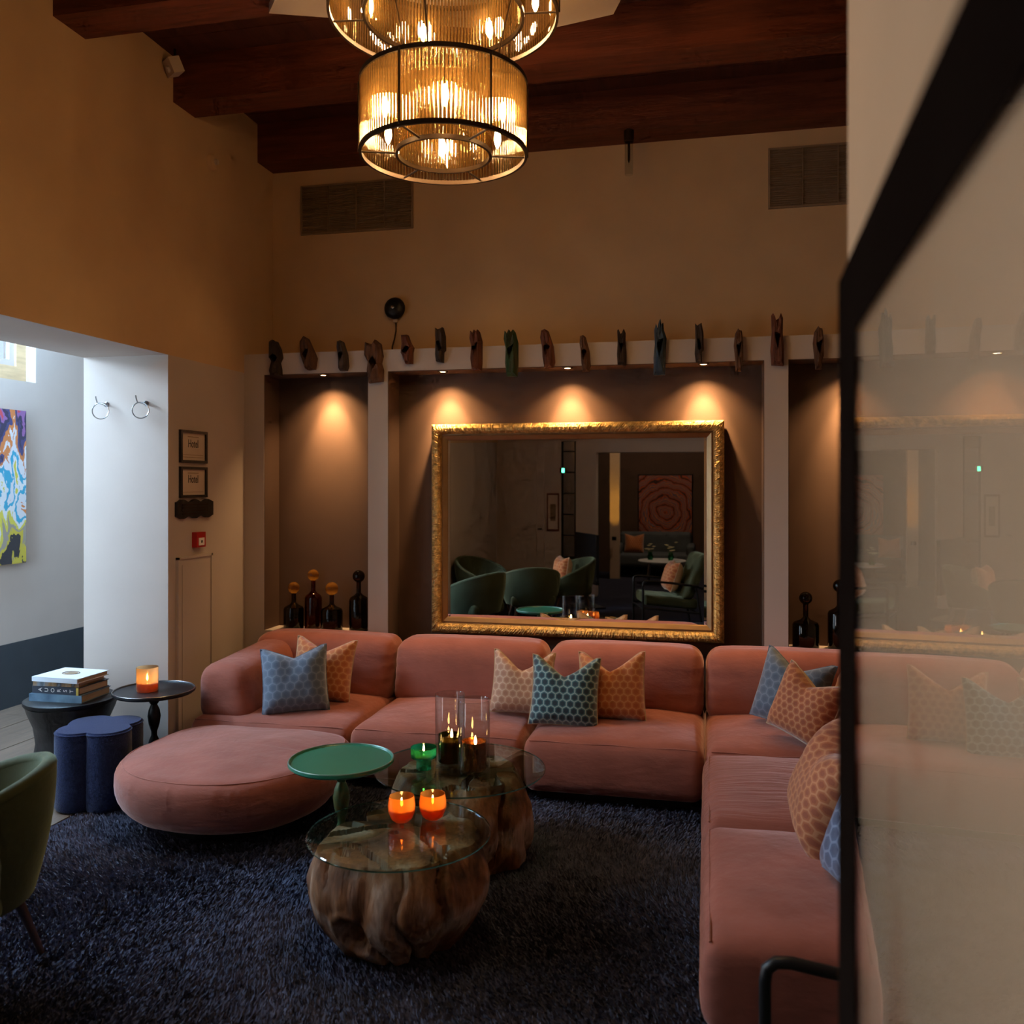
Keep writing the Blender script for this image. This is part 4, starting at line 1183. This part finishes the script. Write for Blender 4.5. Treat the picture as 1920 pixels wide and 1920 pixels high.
t = thing('motion_sensor', 'small pale motion sensor under the ceiling between two beams', 'sensor', (-3.12, 4.70, 4.20), -35)
MB().box(-0.05, 0.05, -0.035, 0.035, -0.045, 0.045).xf(Matrix.Rotation(R(25), 4, 'X')).build('housing', 'cream', t)
MB().lathe([(0.02, 0), (0.016, 0.012), (0, 0.016)], 18).xf(Matrix.Rotation(R(25), 4, 'X') @ Matrix.Translation((0, -0.035, -0.01)) @ rx).build('sensor_lens', 'white', t, True)
MB().tube([(0, 0.01, 0.03), (0, 0.01, 0.13)], 0.008, 8).build('bracket', 'black', t)
t = thing('smoke_detector', 'small round tan detector high on the left wall', 'detector', (XL, 5.2, 3.81))
ry = Matrix.Rotation(R(90), 4, 'Y')
MB().lathe([(0.052, 0), (0.052, 0.018), (0.042, 0.034), (0.0, 0.036)], 30).xf(ry).build('base', 'tan', t, True)
MB().lathe([(0.02, 0.036), (0.016, 0.052), (0, 0.054)], 20).xf(ry).build('sensor_dome', 'cream', t, True)
t = thing('tube_light', 'slim clear glass tube light hanging from the rearmost beam', 'light', (-0.5, 5.80, 4.03))
MB().lathe([(0.02, 0.0), (0.032, -0.01), (0.032, -0.08), (0.026, -0.085), (0, -0.085)], 20).build('cap', 'bronze', t, True)
MB().lathe([(0.028, -0.085), (0.028, -0.29), (0.024, -0.3), (0.024, -0.088)], 20, cap=False).build('glass_tube', 'glass_edge', t, True)
MB().lathe([(0.008, -0.085), (0.008, -0.2), (0.002, -0.22)], 10).build('filament_stem', 'bronze', t, True)

def ring_hook(label, x):
    t = thing('ring_hook', label, 'hook', (x, 4.733, 2.19), 0, 'chrome ring hooks in the opening')
    MB().lathe([(0.017, 0), (0.017, 0.006), (0.008, 0.01), (0.006, 0.05), (0, 0.05)], 18).xf(rx).build('mount', 'steel', t, True)
    MB().tube([(0, -0.05, 0), (-0.02, -0.058, 0.004), (-0.028, -0.06, 0.03), (-0.03, -0.06, 0.045)], 0.004, 7).build('prong', 'steel', t, True)
    MB().tube([(0.048 * math.cos(2 * math.pi * i / 36) - 0.0, -0.056 + 0.012 * math.cos(2 * math.pi * i / 36), -0.045 + 0.048 * math.sin(2 * math.pi * i / 36)) for i in range(36)], 0.0035, 7, closed=True).build('ring', 'steel', t, True)
ring_hook('chrome ring hook on the white reveal, the one deeper in the opening', -3.60)
ring_hook('chrome ring hook on the white reveal, the one nearer the lounge', -3.325)

# framed certificates on the left wall (local: y across, x out of the wall)
def certificate(label, zc, hz, lines):
    t = thing('framed_certificate', label, 'certificate', (XL, 4.99, zc), 0, 'framed certificates on the left wall')
    hy = 0.147; b = 0.017
    MB().box(0, 0.006, -hy + b, hy - b, -hz + b, hz - b).build('sheet', 'cream', t)
    for nm, q in (('frame_member', (-hy, hy, hz - b, hz)), ('frame_member', (-hy, hy, -hz, -hz + b)), ('frame_member', (-hy, -hy + b, -hz + b, hz - b)), ('frame_member', (hy - b, hy, -hz + b, hz - b))):
        MB().box(0, 0.018, q[0], q[1], q[2], q[3]).build(nm, 'black_wood', t)
    base = Matrix.Rotation(R(90), 4, 'Z') @ Matrix.Rotation(R(90), 4, 'X')
    text_part('Hotel', 0.058, 'ink', t, Matrix.Translation((0.0065, 0, 0.018)) @ base @ Matrix.Diagonal((0.85, 1.25, 1, 1)), 'lettering')
    MB().box(0.006, 0.0068, -0.06, 0.06, hz - 0.042, hz - 0.037).build('printed_line', 'vent', t)
    for k in range(lines):
        z = -hz + 0.034 + k * 0.015
        MB().box(0.006, 0.0068, -0.11, 0.11, z, z + 0.003).build('printed_line', 'vent', t)
certificate('black framed certificate with large lettering, the upper of the two', 1.936, 0.102, 2)
certificate('black framed certificate with large lettering, the lower of the two', 1.713, 0.097, 1)
t = thing('carved_plaque', 'dark carved wooden plaque with scalloped edges under the certificates', 'plaque', (XL, 5.0, 1.545))
pl = []
for k in range(41):
    y = -0.2 + 0.4 * k / 40
    pl.append((y, 0.052 + 0.008 * math.cos(y * 46)))
poly = pl + [(y, -z) for y, z in reversed(pl)]
MB().prism(poly, 0.0, 0.02, axis='x').build('board', 'black_wood', t)
for k in range(4):
    z = 0.028 - k * 0.019
    MB().box(0.02, 0.024, -0.15, 0.13, z - 0.003, z + 0.003).build('carved_line', 'bronze', t)
t = thing('fire_call_point', 'red fire alarm call point on the left wall', 'fire alarm', (XL, 5.035, 1.348))
MB().box(0, 0.035, -0.05, 0.05, -0.048, 0.048).build('housing', 'red', t)
MB().box(0.035, 0.039, -0.03, 0.03, -0.036, 0.012).build('press_plate', 'paper', t)
MB().box(0.0391, 0.0398, -0.008, 0.008, -0.02, -0.004).build('press_mark', 'ink', t)

# passage art
def abstract_mat():
    m, nt, out = new_mat('abstract_paint'); L = nt.links.new
    tx = nt.nodes.new('ShaderNodeTexNoise'); tx.inputs['Scale'].default_value = 4.6; tx.inputs['Detail'].default_value = 9; tx.inputs['Distortion'].default_value = 0.5
    L(coords(nt, (1, 1.5, 0.8)), tx.inputs['Vector'])
    tc = nt.nodes.new('ShaderNodeTexCoord'); sp = nt.nodes.new('ShaderNodeSeparateXYZ'); L(tc.outputs['Object'], sp.inputs[0])
    a = nt.nodes.new('ShaderNodeMath'); a.operation = 'MULTIPLY_ADD'; L(sp.outputs['Z'], a.inputs[0]); a.inputs[1].default_value = 0.5; a.inputs[2].default_value = -0.3
    ad = nt.nodes.new('ShaderNodeMath'); ad.operation = 'ADD'; L(tx.outputs['Fac'], ad.inputs[0]); L(a.outputs[0], ad.inputs[1])
    r = nt.nodes.new('ShaderNodeValToRGB'); r.color_ramp.interpolation = 'CONSTANT'
    cols = [(46, 44, 50), (190, 172, 60), (150, 140, 130), (202, 190, 76), (222, 220, 220), (58, 156, 188), (214, 212, 216), (196, 120, 66), (66, 66, 112), (52, 48, 74), (140, 96, 150), (186, 74, 84)]
    e = r.color_ramp.elements
    while len(e) < len(cols): e.new(0.5)
    for i_, c in enumerate(cols): e[i_].position = 0.14 + 0.72 * i_ / (len(cols) - 1)
    for i_, c in enumerate(cols): e[i_].color = lin(c)
    L(ad.outputs[0], r.inputs[0])
    b = nt.nodes.new('ShaderNodeBsdfPrincipled'); b.inputs['Roughness'].default_value = 0.5; L(r.outputs[0], b.inputs['Base Color'])
    L(b.outputs[0], out.inputs[0])
    return m
MT['abstract'] = abstract_mat()
t = thing('canvas_painting', 'colourful abstract canvas on the white passage wall', 'painting', (XP + 0.004, 5.33, 1.096))
MB().box(0, 0.035, -0.49, 0.495, 0, 1.17).build('canvas', 'abstract', t)
MB().box(0, 0.03, -0.486, 0.491, -0.004, 0.0).build('stretcher_edge', 'oak', t)
t = thing('wall_socket', 'small black double socket on the dark passage dado', 'socket', (XP, 6.75, 0.36))
MB().box(0.001, 0.012, -0.04, 0.04, -0.04, 0.04).build('plate', 'black', t)
MB().lathe([(0.022, 0.012), (0.018, 0.02), (0, 0.02)], 16).xf(Matrix.Translation((0, 0, 0)) @ ry).build('outlet', 'black_wood', t)

# ================================================================== FRAMED PICTURE ON THE PIER (local x out of pier = -x)
MT['print'] = None
def print_mat():
    m, nt, out = new_mat('faded_cream_print'); L = nt.links.new
    b = nt.nodes.new('ShaderNodeBsdfPrincipled'); b.inputs['Roughness'].default_value = 0.9
    t = nt.nodes.new('ShaderNodeTexNoise'); t.inputs['Scale'].default_value = 2.6; t.inputs['Detail'].default_value = 6; t.inputs['Distortion'].default_value = 0.8
    L(coords(nt, (1, 2.2, 0.9)), t.inputs['Vector'])
    r = nt.nodes.new('ShaderNodeValToRGB')
    e = r.color_ramp.elements
    e[0].position = 0.25; e[0].color = lin((150, 104, 84)); e[1].position = 0.36; e[1].color = lin((236, 196, 164))
    k = e.new(0.45); k.color = lin((250, 226, 198))
    L(t.outputs['Fac'], r.inputs[0]); L(r.outputs[0], b.inputs['Base Color']); L(b.outputs[0], out.inputs[0])
    return m
MT['print'] = print_mat()
fp = thing('framed_picture', 'very large dark framed picture under reflective glass, close on the right', 'picture', (0.1568, 1.059, 0), -math.degrees(TH))
y1, y0 = 0.113, -2.2       # along the pier
zi0, zi1 = 0.30, 1.865
fw = 0.184
MB().box(0.005, 0.034, y0 + 0.001, y1 - fw - 0.001, zi0 + 0.001, zi1 - 0.001).build('print', 'print', fp)
MB().box(0.001, 0.004, y0 + 0.001, y1 - fw - 0.001, zi0 + 0.001, zi1 - 0.001).build('glass', 'art_glass', fp)
MT['frame_dark'] = M('dark_walnut_frame', (30, 23, 20), 0.9, spec=0.0, var=0.2, scale=8, stretch=(4, 0.4, 0.4))
MB().box(0, 0.035, y1 - fw, y1, zi0 - 0.09, zi1 + 0.09).build('frame_member', 'frame_dark', fp)
MB().box(0, 0.035, y0, y1 - fw, zi1, zi1 + 0.09).build('frame_member', 'frame_dark', fp)
MB().box(0, 0.035, y0, y1 - fw, zi0 - 0.09, zi0).build('frame_member', 'frame_dark', fp)
MB().box(0, 0.035, y0 - fw, y0, zi0 - 0.09, zi1 + 0.09).build('frame_member', 'frame_dark', fp)

# ================================================================== CHAIRS
def tub_chair(label, loc, rotz, cushion=False):
    """shell armchair, back towards -X local... seat faces +X"""
    t = thing('tub_chair', label, 'chair', loc, rotz, 'sage green tub chairs')
    n, m = 40, 12
    mb = MB(); A = R(128)
    def P(f, g, side):
        a = math.pi - A + 2 * A * f                     # angle round the seat, pi = back
        c = abs(2 * f - 1)
        top = 0.755 - 0.24 * c ** 1.8
        z = 0.34 + (top - 0.34) * g
        r = 0.30 + 0.03 * g - 0.045 * (1 - g) ** 2
        th = 0.034 * (1 - 0.35 * g ** 3)
        r += th * side
        return (r * 1.02 * math.cos(a), r * 0.98 * math.sin(a), z)
    G = [k / m for k in range(m + 1)]
    for side in (1, -1):
        for i in range(n + 1):
            for g in G: mb.v.append(P(i / n, g, side))
    # rolled rim
    k1 = m + 1; off = (n + 1) * k1
    for i in range(n):
        for j in range(m):
            a = i * k1 + j
            mb.f.append((a, a + k1, a + k1 + 1, a + 1)); mb.m.append(0)
            mb.f.append((off + a, off + a + 1, off + a + k1 + 1, off + a + k1)); mb.m.append(0)
        mb.f.append((i * k1 + m, (i + 1) * k1 + m, off + (i + 1) * k1 + m, off + i * k1 + m)); mb.m.append(0)
        mb.f.append((i * k1, off + i * k1, off + (i + 1) * k1, (i + 1) * k1)); mb.m.append(0)
    for j in range(m):
        mb.f.append((j, j + 1, off + j + 1, off + j)); mb.m.append(0)
        q = n * k1
        mb.f.append((q + j, off + q + j, off + q + j + 1, q + j + 1)); mb.m.append(0)
    mb.build('shell', 'velvet_green', t, True)
    MB().tube([P(i / n, 1.0, 0) for i in range(n + 1)], [0.024] * (n + 1), 10).build('rim_roll', 'velvet_green', t, True)
    s = rbox(0.56, 0.50, 0.13, 0.05, 4, 6)
    s.deform(lambda x, y, z: (x + 0.03, y, z + 0.385 + (0.02 * (1 - (x / .28) ** 2) if z > 0 else 0)))
    s.build('seat', 'velvet_green', t, True)
    for sx in (-1, 1):
        for sy in (-1, 1):
            MB().tube([(0.17 * sx, 0.17 * sy, 0.34), (0.26 * sx, 0.25 * sy, 0.016)], [0.02, 0.011], 10).build('leg', 'leg_wood', t, True)
    return t
tub_chair('sage green velvet tub chair cut off by the left picture edge', (-2.455, 2.38, 0), 207)
tub_chair('sage tub chair with its back to the mirror, seen only in the mirror', (-1.98, 1.62, 0), -110)
tub_chair('sage tub chair beyond the dark table, left in the mirror', (-2.78, 0.72, 0), 30)
tub_chair('sage tub chair holding an orange pillow, centre of the mirror', (-1.72, 0.55, 0), 150)
pillow('orange pillow on the tub chair in the mirror', (-1.78, 0.57, 0.62), 240, 'p_orange', 0.34, 0.05, lean=10, group='orange pillows on the chairs')
t = thing('round_table', 'low dark round table reflected in the mirror', 'table', (-2.3, 1.13, 0))
MB().lathe([(0, 0.53), (0.36, 0.53), (0.37, 0.54), (0.37, 0.555), (0, 0.555)], 48).build('tabletop', 'black', t, True)
MB().lathe([(0.2, 0.014), (0.2, 0.025), (0.03, 0.04), (0.03, 0.53)], 24).build('pedestal', 'black', t, True)
t = thing('candle_bowl', 'orange candle bowl on the low dark table in the mirror', 'candle', (-2.26, 1.12, 0.556))
MB().lathe([(0.03, 0.0), (0.055, 0.03), (0.055, 0.07), (0.048, 0.09), (0.045, 0.09), (0.05, 0.06), (0.001, 0.012)], 24).build('bowl', 'orange_glass', t, True)
flame(t, 0, 0, 0.045, 1.1)

def arm_chair(label, loc, rotz):
    """low lounge chair, dark tube arms; seat faces +X"""
    t = thing('lounge_chair', label, 'armchair', loc, rotz, 'lounge chairs with dark tube arms')
    for s in (-1, 1):
        y = 0.30 * s
        MB().tube([(0.33, y, 0.016), (0.33, y, 0.3), (0.33, y, 0.545), (0.325, y, 0.575), (0.305, y, 0.592), (0.27, y, 0.596), (0.0, y, 0.57), (-0.3, y, 0.53), (-0.36, y, 0.50)], 0.0145, 10).build('arm_tube', 'black', t, True)
        MB().tube([(-0.28, y, 0.53), (-0.36, y, 0.016)], [0.0145, 0.012], 10).build('leg', 'black', t, True)
        MB().tube([(0.33, y, 0.29), (-0.33, y, 0.22)], 0.012, 8).build('side_rail', 'black', t, True)
    for x, z in ((0.33, 0.27), (-0.33, 0.21)):
        MB().tube([(x, -0.3, z), (x, 0.3, z)], 0.011, 8).build('cross_rail', 'black', t, True)
    s = rbox(0.62, 0.55, 0.12, 0.04, 4, 8); s.deform(lambda x, y, z: (x, y, z + 0.345 + 0.06 * (x / 0.31) * 0.5 + (0.012 * math.cos(x * 20) * math.cos(y * 22) if z > 0 else 0)))
    s.build('seat', 'velvet_green', t, True)
    b = rbox(0.13, 0.55, 0.52, 0.05, 4, 10)
    b.deform(lambda x, y, z: (x - 0.30 - 0.22 * (z / 0.52), y, z + 0.63 + (0.0) + 0) if x < 0 else (x - 0.30 - 0.22 * (z / 0.52) + 0.012 * math.cos(z * 24) * math.cos(y * 22), y, z + 0.63))
    b.build('backrest', 'velvet_green', t, True)
    return t
arm_chair('lounge chair whose dark tube arm rises at the lower right corner', (0.44, 1.80, 0), 176)
arm_chair('lounge chair with an orange pillow, at the right edge of the mirror', (-0.47, 1.03, 0), 165)
pillow('orange pillow on the lounge chair at the right edge of the mirror', (-0.40, 1.01, 0.62), 255, 'p_orange', 0.36, 0.05, lean=18, group='orange pillows on the chairs')

# ================================================================== REAR LOUNGE (seen in the mirror)
t = thing('television', 'black flat television on a stand seen edge-on in the mirror', 'television', (-1.62, -0.55, 0), 62)
MB().box(-0.42, 0.42, -0.02, 0.02, 0.35, 1.02).build('screen', 'black', t)
MB().box(-0.05, 0.05, -0.015, 0.015, 0.02, 0.4).build('post', 'black', t)
MB().box(-0.28, 0.28, -0.17, 0.17, 0.014, 0.03).build('base', 'black', t)
t = thing('exit_sign', 'glowing green exit light in front of the tall dark window', 'exit sign', (-2.13, YC + 0.001, 1.90))
MT['exit'] = emit_mat('green_exit_glow', (90, 255, 190), 6)
MB().box(-0.05, 0.05, 0.0, 0.03, -0.03, 0.05).build('housing', 'black', t)
MB().box(-0.02, 0.02, 0.03, 0.034, -0.022, 0.042).build('lit_panel', 'exit', t)
t = thing('framed_print', 'small framed print beside the tall dark window in the mirror', 'picture', (-2.29, YC, 1.0))
MB().box(-0.08, 0.08, 0.0, 0.01, 0, 0.55).build('sheet', 'cream', t)
for q in ((-0.095, 0.095, 0.535, 0.565), (-0.095, 0.095, -0.015, 0.015), (-0.095, -0.075, 0.015, 0.535), (0.075, 0.095, 0.015, 0.535)):
    MB().box(q[0], q[1], 0, 0.02, q[2], q[3]).build('frame_member', 'beam', t)
MB().box(-0.04, 0.04, 0.01, 0.011, 0.14, 0.4).build('printed_block', 'vent', t)
MT['swirl'] = multi_mat('swirling_paint', [(50, 24, 20), (200, 90, 40), (120, 50, 44), (150, 126, 130), (70, 36, 40), (214, 120, 56), (100, 80, 92)], 2.0, 0.6, 5.0, 'rings', detail=5)
t = thing('swirl_painting', 'large orange swirl painting on the dark rear wall in the mirror', 'painting', (-0.78, -5.58, 1.15))
MB().box(-0.5, 0.5, -0.01, 0.025, -0.6, 0.72).build('canvas', 'swirl', t)
MB().box(-0.52, 0.52, -0.015, 0.0, -0.62, 0.74).build('stretcher', 'black', t)
t = thing('lit_column', 'tall pale column washed by an amber floor uplight in the rear lounge', 'column', (-1.62, -4.4, 0))
MB().box(-0.085, 0.085, -0.085, 0.085, 0.001, 2.9).build('shaft', 'cream', t)
up = MB().lathe([(0.03, 0.7), (0.04, 0.70), (0.04, 0.76), (0.03, 0.76)], 16, (0, 0.16, 0), cap=True).build('uplight', 'black', t)
MB().tube([(0, 0.085, 0.73), (0, 0.14, 0.73)], 0.008).build('bracket', 'black', t)
d = bpy.data.lights.new('uplight_beam', 'SPOT'); d.energy = 160; d.color = (1.0, 0.5, 0.06); d.spot_size = R(70); d.spot_blend = 1.0; d.shadow_soft_size = 0.02
o = bpy.data.objects.new('uplight_beam', d); COL.objects.link(o); o.parent = t; o.location = (0, 0.16, 0.775); o.rotation_euler = (R(180 - 14), 0, 0)
MT['grey_fab'] = M('grey_wool', (82, 88, 94), 0.9, var=0.15)
t = thing('grey_sofa', 'grey two-seat sofa in the rear lounge below the swirl painting', 'sofa', (-0.95, -5.0, 0))
rbox(1.35, 0.75, 0.25, 0.06).deform(lambda x, y, z: (x, y, z + 0.31)).build('seat', 'grey_fab', t, True)
rbox(1.35, 0.2, 0.45, 0.07).deform(lambda x, y, z: (x, y - 0.28, z + 0.58)).build('backrest', 'grey_fab', t, True)
for s in (-1, 1):
    rbox(0.16, 0.75, 0.42, 0.06).deform(lambda x, y, z: (x + 0.66 * s, y, z + 0.39)).build('armrest', 'grey_fab', t, True)
    for q in (-1, 1):
        MB().tube([(0.6 * s, 0.3 * q, 0.2), (0.6 * s, 0.3 * q, 0.012)], 0.015).build('leg', 'black', t)
pillow('orange pillow on the grey sofa in the rear lounge', (-1.32, -4.93, 0.60), 180, 'p_orange', 0.36, 0.04, group='orange pillows on the chairs')
t = thing('oval_table', 'white-topped low table in the rear lounge', 'coffee table', (-0.75, -3.75, 0))
MB().lathe([(0, 0.38), (0.40, 0.38), (0.41, 0.39), (0.40, 0.40), (0, 0.40)], 40).build('tabletop', 'bk_white', t, True)
for k in range(4):
    a = R(45 + 90 * k); MB().tube([(0.3 * math.cos(a), 0.3 * math.sin(a), 0.38), (0.33 * math.cos(a), 0.33 * math.sin(a), 0.012)], 0.011).build('leg', 'steel', t)
MT['petal'] = M('cream_petals', (214, 208, 168), 0.8, var=0.1)
MT['leaf'] = M('green_stems', (70, 90, 50), 0.8)
def bouquet(label, loc, s):
    t = thing('flower_vase', label, 'flowers', loc, 0, 'flower vases in the rear lounge')
    MB().lathe([(0.04, 0), (0.055, 0.05), (0.03, 0.12), (0.035, 0.13)], 20, cap=False).build('vase', 'green_glass', t, True)
    rr = random.Random(int(loc[0] * 100))
    for k in range(9):
        a = rr.uniform(0, 6.28); r = rr.uniform(0.02, 0.12) * s; z = 0.16 + rr.uniform(0, 0.14) * s
        x, y = r * math.cos(a), r * math.sin(a)
        st = MB().tube([(0, 0, 0.05), (x * 0.5, y * 0.5, 0.12), (x, y, z)], 0.003, 5).build('stem', 'leaf', t)
        mb = MB()
        for p in range(8):
            b = 2 * math.pi * p / 8
            mb.add([(x, y, z), (x + 0.03 * math.cos(b - .35), y + 0.03 * math.sin(b - .35), z + 0.018), (x + 0.045 * math.cos(b), y + 0.045 * math.sin(b), z + 0.01), (x + 0.03 * math.cos(b + .35), y + 0.03 * math.sin(b + .35), z + 0.018)], [(0, 1, 2, 3)])
        mb.build('blossom', 'petal', st)
bouquet('cream flowers in a green vase on the white low table, left', (-0.95, -3.75, 0.401), 0.7)
bouquet('larger cream flower bunch on the white low table, right', (-0.6, -3.7, 0.401), 1.1)
area_light('rear_lounge_fill', (-0.8, -3.6, 4.0), (0, 0, 0), 0.6, 0.6, 22, (1.0, 0.75, 0.5))  # fill with no fixture, brightens the rear lounge
